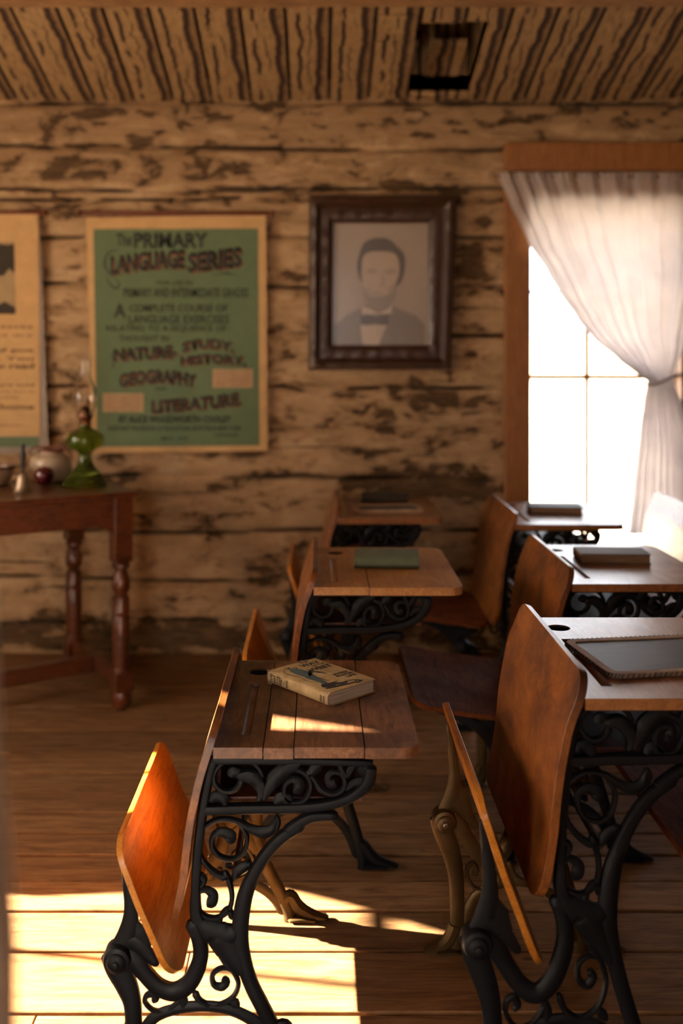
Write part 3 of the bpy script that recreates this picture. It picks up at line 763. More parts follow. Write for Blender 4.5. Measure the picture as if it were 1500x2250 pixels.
def line_text(bm, s, px0, px1, ptop, pbot, y, bold=.02, bend=None):
    if isinstance(bm, Multi): bm = bm.new()
    a = WP(px0, pbot, y); b = WP(px1, ptop, y)
    M = Matrix.Translation(a) @ Matrix.Rotation(math.radians(90), 4, 'X')
    text_bm(bm, s, b.x - a.x, b.z - a.z, M, bold, bend, .0004)
def rod(root, px0, px1, py, y):
    bm = bmesh.new(); a = WP(px0, py, y); b = WP(px1, py, y)
    prof = [(0, 0), (.012, .003), (.017, .012), (.012, .022), (.008, .028), (.011, .034), (.011, (b - a).length - .034), (.008, (b - a).length - .028), (.012, (b - a).length - .022), (.017, (b - a).length - .012), (.012, (b - a).length - .003), (0, (b - a).length)]
    lathe(bm, prof, 16)
    for v in bm.verts: v.co = a + Vector((v.co.z, v.co.y, -v.co.x))
    obj('rod', bm, M_ROD, root)
pr = empty('wall_chart', WP(387, 740), label='green lettered language chart in a tan border hanging on the log wall', cat='wall chart')
def child(name, bm, mat, root, **k):
    if isinstance(bm, Multi):
        for q in bm.items: r = child(name, q, mat, root, **k)
        return r
    for v in bm.verts: v.co -= root.location
    return obj(name, bm, mat, root, **k)
def hang_rod(root, px0, px1, py, y):
    bm = bmesh.new(); a = WP(px0, py, y); b = WP(px1, py, y); Lr = (b - a).length
    lathe(bm, [(0, 0), (.012, .003), (.017, .012), (.012, .022), (.008, .028), (.011, .034), (.011, Lr - .034), (.008, Lr - .028), (.012, Lr - .022), (.017, Lr - .012), (.012, Lr - .003), (0, Lr)], 16)
    for v in bm.verts: v.co = a + Vector((v.co.z, v.co.y, -v.co.x))
    child('rod', bm, M_ROD, root)
hang_rod(pr, 168, 604, 469, YP + .004)
bm = bmesh.new(); quad_at(bm, [(189, 478), (204, 996), (588, 991), (584, 472)], YP, .0015); child('paper_sheet', bm, M_PAPER, pr, smooth=False)
bm = bmesh.new(); quad_at(bm, [(205, 503), (213, 982), (570, 979), (567, 502)], YP - .001, .0008); child('printed_panel', bm, M_GREEN, pr, smooth=False)
dk, rd = Multi(), Multi(); y = YP - .0018
def both(s, a, b, t, bt, bold=.03, bend=None):
    line_text(rd, s, a + 3, b + 3, t + 3, bt + 3, y + .0003, bold + .02, bend); line_text(dk, s, a, b, t, bt, y - .0003, bold, bend)
U = WS
line_text(dk, 'The', 256, 289, 513, 541, y, .02)
line_text(dk, 'PRIMARY', 294, 456, 511, 545, y, .03)
both('LANGUAGE', 243, 405, 562, 604, .035, lambda a: U * 14 * math.sin(a * math.pi * .5)); both('SERIES', 412, 530, 556, 600, .035, lambda a: U * 14 * a)
line_text(dk, 'FOR USE IN', 345, 422, 617, 626, y, .01)
line_text(dk, 'PRIMARY AND INTERMEDIATE GRADES', 271, 546, 633, 653, y, .015)
line_text(dk, 'A', 250, 276, 668, 698, y, .02); line_text(dk, 'COMPLETE COURSE OF', 284, 500, 669, 685, y, .015)
line_text(dk, 'LANGUAGE EXERCISES', 283, 503, 692, 711, y, .015)
line_text(dk, 'RELATING TO A SEQUENCE OF', 233, 497, 715, 730, y, .015)
line_text(dk, 'THOUGHT IN', 262, 370, 737, 750, y, .015)
both('NATURE-', 250, 388, 766, 794, .03, lambda a: U * 8 * a); both('STUDY,', 400, 514, 752, 778, .03, lambda a: U * 8 * math.sin(a * math.pi))
both('HISTORY,', 397, 540, 783, 808, .03, lambda a: U * 5 * math.sin(a * math.pi))
both('GEOGRAPHY', 262, 430, 822, 852, .03, lambda a: U * 10 * math.sin(a * math.pi) - 0.0)
line_text(dk, 'AND', 340, 366, 850, 858, y, .01)
both('LITERATURE.', 333, 530, 880, 908, .03, lambda a: U * (12 * a + 6 * a * a))
line_text(dk, 'BY ALICE WOODWORTH COOLEY', 261, 508, 913, 929, y, .04)
line_text(dk, 'ASSISTANT PROFESSOR OF EDUCATION, BOSTON & NEW YORK', 236, 530, 936, 948, y, .02)
line_text(dk, 'CHICAGO', 470, 524, 952, 960, y, .01); line_text(dk, 'MAY 1903', 355, 412, 960, 967, y, .01)
# ornament curls beside the big capital
def curl(bm, pts, wd, y):
    if isinstance(bm, Multi): bm = bm.new()
    P = [WP(*p, y) for p in pts]; stroke(bm, [(p.x, p.z) for p in P], wd, .0006, y, n=5, sec=6)
curl(dk, [(262, 548), (238, 556), (230, 580), (240, 600), (256, 612)], [.003, .007, .010, .007, .003], y)
curl(dk, [(232, 600), (240, 622), (256, 634), (262, 622), (252, 614)], [.002, .007, .009, .006, .003], y)
curl(dk, [(462, 607), (480, 603), (498, 600), (512, 604), (526, 606)], [.001, .004, .010, .004, .001], y)
curl(dk, [(246, 775), (250, 795), (247, 808), (254, 802)], [.004, .005, .004, .002], y)
child('lettering', dk, M_INK, pr, smooth=False); child('lettering_shading', rd, M_REDINK, pr, smooth=False)
for (a, b, c, d) in ((467, 811, 555, 852), (226, 864, 315, 905)):
    bm = bmesh.new(); rect_at(bm, a, b, c, d, y - .0005, .0008); lb = child('paper_label', bm, M_LABELP, pr, smooth=False)
    tb = Multi()
    for k in range(8):
        line_text(tb, random.choice(['of the lessons in language and thought', 'a series of exercises for the children', 'with nature study and reading']), a + 4, c - 4, b + 4 + k * 4.4, b + 6.8 + k * 4.4, y - .0012, .01)
    for q in tb.items:
        for v in q.verts: v.co -= pr.location
        obj('lettering', q, M_REDINK, lb, smooth=False)
# second chart, cut by the left edge
p2 = empty('wall_chart', WP(0, 740), label='cream picture chart with brown text, cut off by the left edge, above the bell', cat='wall chart')
hang_rod(p2, -330, 106, 468, YP + .004)
bm = bmesh.new(); quad_at(bm, [(-300, 470), (-300, 962), (88, 958), (84, 470)], YP - .004, .0015); child('paper_sheet', bm, M_PAPER, p2, smooth=False)
bm = bmesh.new(); n_ = 14   # the sheets behind, curling back at the right edge
quad_at(bm, [(-300, 470), (-300, 1000), (84, 996), (106, 980), (86, 470)], YP + .001, .001); tag(child('paper_sheet', bm, plain('grey_backing_sheet', (.33, .27, .22), .8), p2, smooth=False), 'greyish sheets behind the front page')
bm = bmesh.new(); quad_at(bm, [(-300, 962), (-300, 984), (84, 982), (84, 960)], YP - .0015, .001); child('printed_panel', bm, M_GREEN, p2, smooth=False)
bm = bmesh.new()
sky_ = bmesh.new(); quad_at(sky_, [(-250, 531), (-250, 690), (34, 690), (31, 531)], YP - .0055, .001); pc = child('landscape_picture', sky_, plain('tan_printed_picture', (.36, .25, .13), .8), p2, smooth=False)
quad_at(bm, [(-250, 540), (-180, 536), (-60, 545), (0, 536), (16, 538), (31, 536), (32, 600), (20, 590), (8, 606), (-250, 612)], YP - .0066, .0008)
quad_at(bm, [(-250, 664), (0, 668), (10, 662), (34, 676), (34, 690), (-250, 690)], YP - .0066, .0008)
for v in bm.verts: v.co -= p2.location
obj('dark_trees', bm, M_LANDS, pc, smooth=False)
tb = Multi()
for (s, a, b, t, bt, bold) in (('the tall grasses', -140, 72, 713, 724, .01), ('brown and dry', -140, 74, 733, 742, 0), ('with a leaf put', -140, 74, 765, 776, .03), ('one time. You', -140, 74, 783, 792, .02), ('will want to read', -140, 75, 798, 810, .03), ('the lines that are told', -140, 74, 842, 850, .01), ('in the small print here', -140, 74, 857, 864, 0), ('at noon', -10, 38, 870, 876, 0), ('when it is home', -140, 75, 888, 900, .03), ('.', -140, 74, 934, 936, 0)):
    line_text(tb, s, a, b, t, bt, YP - .0048, bold)
child('lettering', tb, M_FADEINK, p2, smooth=False)

# ------------------------------------------------------------------ framed portrait
pf = empty('framed_portrait', at(838, 812, YF - .05), label='brown wooden frame holding a faded portrait of a bearded man in a bow tie', cat='picture')
ox, oz = lambda px: (px - PX0) * WS, lambda py: EYE - (py - PY0) * WS
FR_O = [(677, 812), (985, 812), (999, 434), (679, 434)]; FR_I = [(729, 759), (936, 759), (938, 493), (731, 493)]
def lerp2(a, b, t): return (a[0] + (b[0] - a[0]) * t, a[1] + (b[1] - a[1]) * t)
bm = bmesh.new(); loops = []
for t, d in ((0, .0), (0, .030), (.06, .048), (.28, .056), (.40, .044), (.48, .030), (.62, .032), (.78, .036), (.9, .028), (1, .020), (1, .004)):
    loops.append([lerp2(a, b, t) + (d,) for a, b in zip(FR_O, FR_I)])
R = []
YFR = YF - .045
SUB = 26
for lp in loops:
    ring = []
    for i in range(4):
        a, b = lp[i], lp[(i + 1) % 4]
        for k in range(SUB):
            px, py = lerp2(a, b, k / SUB); d = a[2]
            wob = 0
            if .03 < d: wob = .0035 * math.sin(k / SUB * math.pi * 14) + .002 * noise.noise(Vector((px * .2, py * .2, 0)))
            ring.append(bm.verts.new((ox(px), YFR - d - wob, oz(py))))
    R.append(ring)
for a, b in zip(R, R[1:]):
    for k in range(len(a)): bm.faces.new((a[k], a[(k + 1) % len(a)], b[(k + 1) % len(a)], b[k]))
M_FRAME = wood('carved_frame_wood', (.016, .005, .002), (.040, .013, .005), (.09, .034, .011), (14, 14, 14), .45, .2, .4, (.03, .01, .005), bump=.6)
child('frame', bm, M_FRAME, pf)
YPIC = YFR - .006
def pmat(n, c): return plain(n, c, .35, coat=.6, var=.03, Coat_Roughness=.22)
bm = bmesh.new(); vs = []
quad_at(bm, [(727, 761), (938, 761), (940, 491), (729, 491)], YPIC, .004)
pic = child('picture', bm, pmat('faded_print_paper', (.34, .27, .21)), pf, smooth=False)
def blob(name, pts, mat, lvl, smooth_=True):
    P = catmull([p + (0,) for p in pts] + [pts[0] + (0,)], 5)[:-1] if smooth_ else pts
    b = bmesh.new(); quad_at(b, [(p[0], p[1]) for p in P], YPIC - .0006 * lvl, .0003)
    for v in b.verts: v.co -= pf.location
    return obj(name, b, mat, pic, smooth=False)
z5 = lambda *pts: [(640 + x / 3.75, 400 + y / 3.75) for x, y in pts]
P_DK = pmat('print_dark', (.10, .078, .06)); P_FACE = pmat('print_face', (.42, .32, .235)); P_BEARD = pmat('print_beard', (.25, .20, .155)); P_SH = pmat('print_shadow', (.33, .255, .195)); P_WH = pmat('print_shirt', (.52, .42, .32)); P_COAT = pmat('print_coat', (.20, .16, .125))
blob('printed_coat', z5((345, 1340), (350, 1190), (450, 1100), (560, 1040), (600, 1010), (840, 1020), (900, 1050), (1030, 1100), (1100, 1180), (1100, 1340)), P_COAT, 1, False)
blob('printed_hair', z5((560, 800), (540, 690), (560, 590), (600, 500), (690, 460), (800, 470), (870, 530), (930, 600), (935, 720), (900, 830), (850, 860), (640, 880)), P_DK, 2)
blob('printed_face', z5((580, 690), (590, 620), (640, 578), (760, 572), (850, 590), (885, 660), (885, 760), (850, 850), (800, 920), (700, 930), (610, 880), (580, 800)), P_FACE, 3)
blob('printed_beard', z5((578, 830), (600, 900), (640, 945), (700, 952), (770, 945), (830, 900), (872, 830), (855, 950), (800, 1020), (720, 1055), (640, 1010), (600, 950)), P_BEARD, 4)
for pts in (((610, 740), (640, 712), (700, 722), (700, 748), (650, 756)), ((752, 740), (800, 716), (850, 722), (855, 748), (800, 760)), ((735, 760), (760, 780), (768, 850), (720, 858), (745, 830)), ((655, 912), (700, 904), (760, 912), (700, 922)), ((600, 880), (640, 868), (660, 880), (620, 900)), ((790, 880), (830, 850), (850, 870), (810, 905))):
    blob('printed_feature', z5(*pts), P_SH, 5)
blob('printed_collar', z5((580, 1020), (640, 1040), (720, 1080), (800, 1040), (830, 1010), (825, 1085), (580, 1090)), P_WH, 5, False)
blob('printed_shirt', z5((570, 1180), (785, 1180), (720, 1340), (585, 1340)), P_WH, 5, False)
blob('printed_bow_tie', z5((570, 1100), (640, 1095), (690, 1110), (760, 1090), (800, 1095), (800, 1165), (760, 1180), (700, 1160), (620, 1180), (575, 1165)), P_DK, 6, False)

# ------------------------------------------------------------------ curtain on the back window
def curtain_mat():
    t = NT('thin_white_curtain'); d = t.n('ShaderNodeBsdfDiffuse'); tr = t.n('ShaderNodeBsdfTranslucent')
    v = t.coord((1, 1, 1)); c = t.ramp(t.noise(v, 9, 3), [(.3, (.80, .78, .80)), (.7, (.88, .86, .87))])
    t.link(c, d.inputs[0]); t.link(c, tr.inputs[0]); m = t.n('ShaderNodeMixShader'); m.inputs[0].default_value = .6
    t.link(d.outputs[0], m.inputs[1]); t.link(tr.outputs[0], m.inputs[2]); t.link(m.outputs[0], t.t.nodes['Material Output'].inputs[0]); return t.m
M_CURT = curtain_mat()
YC = YF - .115
def interp(tab, y):
    for (a, b), (c, d) in zip(tab, tab[1:]):
        if y <= c: 
            k = (y - a) / (c - a); k2 = k * k * (3 - 2 * k) * .35 + k * .65
            return b + (d - b) * k2
    return tab[-1][1]
def curtain(bm, left, right, y0, y1, nv, nu, folds, conv, depth):
    G = []
    for j in range(nv + 1):
        py = y0 + (y1 - y0) * j / nv; l_, r_ = interp(left, py), interp(right, py); row = []
        wd = max(20, r_ - l_)
        for i in range(nu + 1):
            u = i / nu; gath = math.exp(-((py - y0) / 14) ** 2)
            amp = depth * min(1.0, .35 + 120 / wd * .5)
            ph = folds * (u ** (.75 if py < 850 else 1)) * 2 * math.pi
            off = amp * (math.sin(ph + .6 * math.sin(ph * .37 + py * .004)) + .35 * math.sin(2.3 * ph + 1 + py * .006)) + .006 * gath * math.sin(folds * 4 * u * 6.28)
            row.append(bm.verts.new(conv(l_ + (r_ - l_) * u, py, off)))
        G.append(row)
    for a, b in zip(G, G[1:]):
        for i in range(nu): bm.faces.new((a[i], a[i + 1], b[i + 1], b[i]))
cv = lambda px, py, off: at(px, py, YC) + Vector((0, off, 0))
left = [(380, 1092), (440, 1118), (530, 1160), (600, 1204), (640, 1228), (700, 1268), (740, 1300), (790, 1358), (822, 1400), (838, 1424), (850, 1420), (880, 1414), (950, 1404), (1080, 1390), (1175, 1380)]
right = [(380, 1560), (600, 1535), (760, 1500), (826, 1480), (840, 1480), (900, 1500), (1000, 1530), (1175, 1550)]
bm = bmesh.new(); curtain(bm, left, right, 378, 1175, 130, 170, 9, cv, .016)
cu = empty('curtain', cv(1300, 380, 0), label='white curtain tied back to the right over the bright window', cat='curtain')
c_ = child('cloth', bm, M_CURT, cu); sm_ = c_.modifiers.new('s', 'SOLIDIFY'); sm_.thickness = .0012
tb = bmesh.new(); P = [at(1412, 842, YC) , at(1430, 846, YC - .03), at(1452, 840, YC - .035), at(1478, 828, YC - .015), at(1505, 820, YC + .02)]
C3 = catmull(P, 6); prev = None
for i, c in enumerate(C3):
    ring = [tb.verts.new(c + Vector((0, .004 * math.cos(a), .006 * math.sin(a)))) for a in [k * math.pi / 3 for k in range(6)]]
    if prev:
        for k in range(6): tb.faces.new((prev[k], prev[(k + 1) % 6], ring[(k + 1) % 6], ring[k]))
    prev = ring
child('tie_cord', tb, plain('grey_cord', (.20, .17, .17), .8), cu)
bm = bmesh.new(); a = at(1084, 388, YC + .012); b = at(1600, 380, YC + .012); lathe(bm, [(0, 0), (.006, 0), (.006, (b - a).length), (0, (b - a).length)], 10)
for v in bm.verts: v.co = a + Vector((v.co.z, v.co.y, v.co.x))
child('rod', bm, M_ROD, cu)
# curtain of the left window, tied back: shapes the sunlight
def cvl(yy, zz, off): return Vector((XL + .06 + off, yy, zz))
lb = bmesh.new(); G = []
tab = [(2.18, 2.50), (1.955, 2.60), (1.87, 2.65), (1.585, 2.835), (1.44, 2.97), (1.31, 3.09), (1.22, 3.15), (1.12, 3.10), (.95, 3.0), (.7, 2.98)]
def itz(z):
    for (a, b), (c, d) in zip(tab, tab[1:]):
        if z >= c: return b + (d - b) * (a - z) / (a - c)
    return tab[-1][1]
for j in range(61):
    z = 2.18 - (2.18 - .7) * j / 60; l_ = itz(z); r_ = 3.44; row = []
    for i in range(61):
        u = i / 60; row.append(lb.verts.new(cvl(l_ + (r_ - l_) * u, z, .016 * math.sin(u * 9 * 6.28))))
    G.append(row)
for a, b in zip(G, G[1:]):
    for i in range(60): lb.faces.new((a[i], a[i + 1], b[i + 1], b[i]))
lb2 = bmesh.new(); G = []
tab = [(2.18, 2.66), (1.955, 2.60), (1.87, 2.575), (1.585, 2.575), (1.3, 2.53), (.93, 2.44), (.7, 2.40)]
for j in range(61):
    z = 2.18 - (2.18 - .7) * j / 60; l_ = itz(z); r_ = 2.22
    G.append([lb2.verts.new(cvl(l_ + (r_ - l_) * i / 40, z, .014 * math.sin(i / 40 * 4 * 6.28) + .035)) for i in range(41)])
for a, b in zip(G, G[1:]):
    for i in range(40): lb2.faces.new((a[i], a[i + 1], b[i + 1], b[i]))
tag(obj('curtain', lb2, M_CURT), 'narrow white curtain at the near jamb of the left wall window', 'curtain')
tag(obj('curtain', lb, M_CURT), 'white curtain tied back across the left wall window', 'curtain')

# ------------------------------------------------------------------ teacher's table and the things on it
TH = .886; cx, cy = at(298, 1078, 4.02).x, 4.02
ang = math.atan2(.545, .84)      # front edge runs to the left and towards us
tb_root = empty('writing_table', (cx, cy, 0), ang, label='dark red wooden table with turned legs standing at the left edge', cat='table')
# local: x to the left is negative along front edge, y away from us
TW, TD = 1.25, .66
bm = bmesh.new(); box(bm, -TW, .012, -.012, TD, TH - .022, TH); obj('tabletop', bm, M_TABLE, tb_root, smooth=False, bevel=.006, seg=3)
def apron(bm, x0, x1, axis, c0, c1, z0, z1):
    n_ = 30; pts = []
    for i in range(n_ + 1):
        t = i / n_; x = x0 + (x1 - x0) * t; e = min(t, 1 - t) * abs(x1 - x0)
        drop = .035 * max(0, 1 - e / .06) ** 1.0 * (1 if e < .06 else 0)
        pts.append((x, z0 - drop))
    fr = [(p[0], p[1]) for p in pts]; V = []
    for (x, zb) in fr:
        q = [(x, c0, zb), (x, c1, zb), (x, c1, z1), (x, c0, z1)]
        if axis == 'y': q = [(b_, a_, c_) for a_, b_, c_ in q]
        V.append([bm.verts.new(p) for p in q])
    for a_, b_ in zip(V, V[1:]):
        for k in range(4): bm.faces.new((a_[k], a_[(k + 1) % 4], b_[(k + 1) % 4], b_[k]))
    bm.faces.new(V[0]); bm.faces.new(V[-1])
LGS = [(-.045, .045), (-.045, TD - .05), (-TW + .05, .045), (-TW + .05, TD - .05)]
for (a, b, ax, c) in ((-TW + .09, -.082, 'x', .022), (-TW + .09, -.082, 'x', TD - .05), (.082, TD - .09, 'y', -.045), (.082, TD - .09, 'y', -TW + .03)):
    bm = bmesh.new(); apron(bm, a, b, ax, c, c + .02, TH - .135, TH - .022); obj('apron', bm, M_TABLE, tb_root, smooth=False, bevel=.002)
leg_prof = [(.026, .60), (.036, .592), (.036, .575), (.024, .565), (.030, .545), (.037, .52), (.037, .49), (.028, .472), (.024, .465), (.034, .455), (.035, .40), (.037, .395), (.030, .385), (.035, .375), (.036, .30), (.033, .22), (.031, .17), (.037, .165), (.037, .15)]
leg_prof = [(0, .66)] + [(.03, .66)] + leg_prof + [(.03, .14), (0, .14)]
for (lx, ly) in LGS:
    bm = bmesh.new(); lathe(bm, leg_prof, 20, (lx, ly, 0)); box(bm, lx - .037, lx + .037, ly - .037, ly + .037, .60, TH - .022); box(bm, lx - .036, lx + .036, ly - .036, ly + .036, .075, .155)
    lathe(bm, [(0, .08), (.036, .08), (.044, .055), (.040, .03), (.028, .012), (.022, 0), (0, 0)], 18, (lx, ly, 0))
    obj('leg', bm, M_TABLE, tb_root, bevel=.002)
bm = bmesh.new(); box(bm, -.065, -.025, .08, TD - .085, .085, .15); obj('stretcher', bm, M_TABLE, tb_root, smooth=False, bevel=.004)
bm = bmesh.new(); box(bm, -TW + .03, -TW + .07, .08, TD - .085, .085, .15); obj('stretcher', bm, M_TABLE, tb_root, smooth=False, bevel=.004)
bm = bmesh.new(); box(bm, -TW + .072, -.067, TD / 2 - .03, TD / 2 + .03, .085, .15); obj('stretcher', bm, M_TABLE, tb_root, smooth=False, bevel=.004)

def glass(name, c, rough=.03, ior=1.45):
    t = NT(name); t.set(Base_Color=c, Roughness=rough, IOR=ior, Transmission_Weight=1.0); return t.m
# oil lamp
lp = on_z(187, 1067, TH); s = .53 / 282
lamp = empty('oil_lamp', lp, label='green glass oil lamp with clear chimney standing on the table corner', cat='oil lamp')
prof = smooth_prof([(.0, .0), (.088, .001), (.091, .012), (.076, .036), (.052, .064), (.034, .09), (.026, .115), (.028, .135), (.040, .148), (.068, .165), (.078, .19), (.072, .215), (.048, .232), (.026, .244), (.022, .262)], 5)
bm = bmesh.new(); lathe(bm, prof, 40); tg_ = NT('green_glass'); tg_.set(Base_Color=(.17, .27, .03), Roughness=.05, IOR=1.5, Transmission_Weight=.85)
obj('glass_base', bm, tg_.m, lamp)
bm = bmesh.new(); lathe(bm, [(0, .258), (.024, .258), (.026, .27), (.022, .274), (.030, .285), (.034, .288), (.034, .294), (.024, .298), (.022, .318), (.012, .33), (0, .331)], 28)
obj('burner', bm, plain('dark_brass', (.16, .065, .03), .35, .8), lamp)
bm = bmesh.new(); lathe(bm, smooth_prof([(.030, .292), (.034, .31), (.046, .345), (.050, .375), (.042, .41), (.028, .44), (.021, .47), (.020, .51), (.022, .532)], 5), 32)
ch_ = obj('chimney', bm, glass('clear_chimney_glass', (1, 1, 1)), lamp); so_ = ch_.modifiers.new('s', 'SOLIDIFY'); so_.thickness = .0015
bm = bmesh.new(); lathe(bm, [(0, .32), (.012, .32), (.011, .345), (0, .346)], 12); obj('wick', bm, plain('white_wick', (.6, .5, .4), .9), lamp)
# hand bell
bp_ = on_z(50, 1080, TH)
bell = empty('hand_bell', bp_, label='small silvery hand bell with black turned handle on the table', cat='bell')
bm = bmesh.new(); lathe(bm, smooth_prof([(.040, .0), (.036, .006), (.029, .02), (.024, .045), (.021, .062), (.013, .074), (.0, .078)], 5), 32)
obj('bell_cup', bm, iron_mat('silvery_brass', (.22, .17, .12), .42, .9), bell)
bm = bmesh.new(); lathe(bm, smooth_prof([(.0, .076), (.007, .078), (.006, .095), (.010, .12), (.0125, .15), (.008, .168), (.010, .178), (.006, .190), (.0, .193)], 5), 20); obj('handle', bm, plain('black_turned_wood', (.012, .009, .008), .4), bell)
# apple
ap = on_z(97, 1066, TH); apple = empty('apple', ap, label='dark red apple on the table between bell and lamp', cat='apple')
bm = bmesh.new(); lathe(bm, smooth_prof([(.0, .006), (.012, .002), (.026, .008), (.038, .030), (.040, .050), (.030, .070), (.014, .076), (.005, .070), (.0, .066)], 5), 32)
obj('flesh', bm, plain('red_apple_skin', (.07, .004, .008), .25, coat=.5, var=.4), apple)
bm = bmesh.new(); lathe(bm, [(0, .066), (.0015, .067), (.002, .088), (0, .089)], 8); obj('stem', bm, M_SHELF, apple)
# cream jar with bail handle
jp = on_z(112, 1056, TH); jar = empty('stoneware_jar', jp, label='cream stoneware jar with rust-brown bail handle behind the apple', cat='jar')
bm = bmesh.new(); lathe(bm, smooth_prof([(.0, .0), (.078, .002), (.088, .03), (.090, .08), (.080, .105), (.055, .118), (.050, .130)], 4) + [(.044, .130), (.044, .10), (0, .09)], 36)
obj('jar_body', bm, plain('cream_stoneware', (.42, .33, .23), .35, coat=.3, var=.05), jar)
bm = bmesh.new(); lathe(bm, [(.050, .126), (.058, .128), (.058, .138), (.046, .140), (.044, .13)], 32); obj('rim', bm, M_ROD, jar)
bm = bmesh.new(); stroke(bm, [(-.078, .112), (-.082, .135), (-.055, .150), (0, .152), (.055, .150), (.085, .125), (.098, .095)], [.010, .010, .008, .008, .008, .010, .012], .008, -.03); obj('bail_handle', bm, M_ROD, jar)
# bowl at the left edge
bo = on_z(-12, 1066, TH); bowl = empty('stoneware_bowl', bo, label='cream bowl with dark rim cut off by the left edge, behind the bell', cat='bowl')
bm = bmesh.new(); lathe(bm, smooth_prof([(.0, .0), (.050, .002), (.070, .03), (.080, .075)], 4) + [(.074, .075), (.060, .03), (0, .012)], 36); obj('bowl_body', bm, plain('cream_glaze', (.40, .30, .20), .4, coat=.3), bowl)
bm = bmesh.new(); lathe(bm, [(.079, .070), (.083, .071), (.084, .082), (.076, .083), (.075, .071)], 36); obj('rim', bm, M_SHELF, bowl)

# ------------------------------------------------------------------ books and slates
M_PAGES = NT('book_pages'); _v = M_PAGES.coord((1, 1, 60)); M_PAGES.set(Base_Color=M_PAGES.ramp(M_PAGES.noise(_v, 10, 2), [(.35, (.38, .30, .21)), (.6, (.62, .54, .43))]), Roughness=.9); M_PAGES = M_PAGES.m
M_PAGES_D = NT('browned_pages'); _v = M_PAGES_D.coord((1, 1, 60)); M_PAGES_D.set(Base_Color=M_PAGES_D.ramp(M_PAGES_D.noise(_v, 10, 2), [(.35, (.16, .09, .05)), (.6, (.30, .19, .11))]), Roughness=.9); M_PAGES_D = M_PAGES_D.m
def book(label, loc, rz, L, Wd, T, cover, pages=M_PAGES, rnd=.006):
    """spine along local x at y=0, pages towards +y"""
    root = empty('book', loc, rz, label=label, cat='book')
    bm = bmesh.new(); c = .0025
    prof = [(Wd, 0), (Wd, c), (.006, c)]
    # U-shaped cover section with rounded spine
    outer = [(Wd, 0), (.004, 0), (-rnd * .5, T * .12), (-rnd, T * .35), (-rnd, T * .65), (-rnd * .5, T * .88), (.004, T), (Wd, T)]
    inner = [(Wd, T - c), (.006, T - c), (-rnd * .4 + c, T * .82), (-rnd + c, T * .62), (-rnd + c, T * .38), (-rnd * .4 + c, T * .18), (.006, c), (Wd, c)]
    ring = outer + inner; nx = 12; V = []
    for i in range(nx + 1):
        x = -L / 2 + L * i / nx; V.append([bm.verts.new((x, p[0], p[1])) for p in ring])
    n = len(ring)
    for a, b in zip(V, V[1:]):
        for k in range(n): bm.faces.new((a[k], a[(k + 1) % n], b[(k + 1) % n], b[k]))
    for R_ in (V[0], V[-1]):
        m = len(outer)
        for k in range(m - 1): bm.faces.new((R_[k], R_[k + 1], R_[n - 2 - k], R_[n - 1 - k]))
    obj('cover', bm, cover, root, bevel=.0008, seg=2)
    bm = bmesh.new(); box(bm, -L / 2 + .004, L / 2 - .004, .0, Wd - .004, c, T - c)
    obj('pages', bm, pages, root, smooth=False)
    return root
eps = .0008
M_TANCLOTH = NT('worn_tan_cloth'); _v = M_TANCLOTH.coord((1, 1, 1)); _n = M_TANCLOTH.noise(_v, 22, 8, .7)
M_TANCLOTH.set(Base_Color=M_TANCLOTH.ramp(_n, [(.32, (.26, .17, .075)), (.5, (.42, .295, .135)), (.72, (.52, .39, .20))]), Roughness=.75); M_TANCLOTH.bump(M_TANCLOTH.noise(_v, 300, 2), .3, .001); M_TANCLOTH = M_TANCLOTH.m
ZA = .645
a_ = on_z(592, 1473, ZA + .031); d_ = on_z(724, 1523, ZA + .031); b_ = on_z(657, 1450, ZA + .031)
sp = (d_ - a_); rz = math.atan2(sp.y, sp.x); Ls = sp.length; mid = (a_ + d_) / 2
tan = book('worn tan book with title lettering and a blue figure, lying on the low plank-top desk', (mid.x, mid.y, ZA + eps), rz, Ls, .145, .031, M_TANCLOTH)
# lettering: cover text reads along the spine direction
inkm = plain('black_book_ink', (.03, .025, .02), .7); bluem = plain('blue_grey_book_ink', (.075, .12, .13), .7)
tm = Multi(); zt_ = .0312
def cov(s, x, y, w_, h_, bm=tm, bold=.02):   # x along the spine from left, y from the spine outwards
    M = Matrix.Translation((x, y, zt_)); text_bm(bm, s, w_, h_, M, bold, None, .0003)
def covs(s, sx, t0, t1, h_, bold=.03):       # runs away from the spine, letters stand towards the left end
    x = -Ls / 2 + sx * Ls
    M = Matrix.Translation((x + h_ / 2, t0 * .145, zt_)) @ Matrix.Rotation(math.radians(90), 4, 'Z'); text_bm(tm, s, (t1 - t0) * .145, h_, M, bold, None, .0003)
covs('THE', .045, .60, .78, .008); covs('WAY', .135, .50, .92, .018, .04); covs('OF THE', .215, .66, .92, .008); covs('WEST', .310, .46, .95, .020, .04)
covs('MODERN', .600, .62, .93, .011); covs('FRONTIER', .665, .60, .96, .010); covs('LIFE', .735, .72, .92, .012)
tm2 = bmesh.new()
def cstroke(bm, pts, wd, z=zt_):
    C_ = catmull([(p[0], p[1]) for p in pts], 5)
    L_ = []; R_ = []
    for i, c in enumerate(C_):
        t = (C_[min(i + 1, len(C_) - 1)] - C_[max(i - 1, 0)]).normalized(); nn = Vector((-t.y, t.x)) * lerp_list(wd, i / (len(C_) - 1)) / 2
        L_.append(bm.verts.new((*(c + nn), z + .0003))); R_.append(bm.verts.new((*(c - nn), z + .0003)))
    for i in range(len(C_) - 1): bm.faces.new((L_[i], L_[i + 1], R_[i + 1], R_[i]))
def SS(*p): return [(-Ls / 2 + q[0] * Ls, q[1] * .145) for q in p]
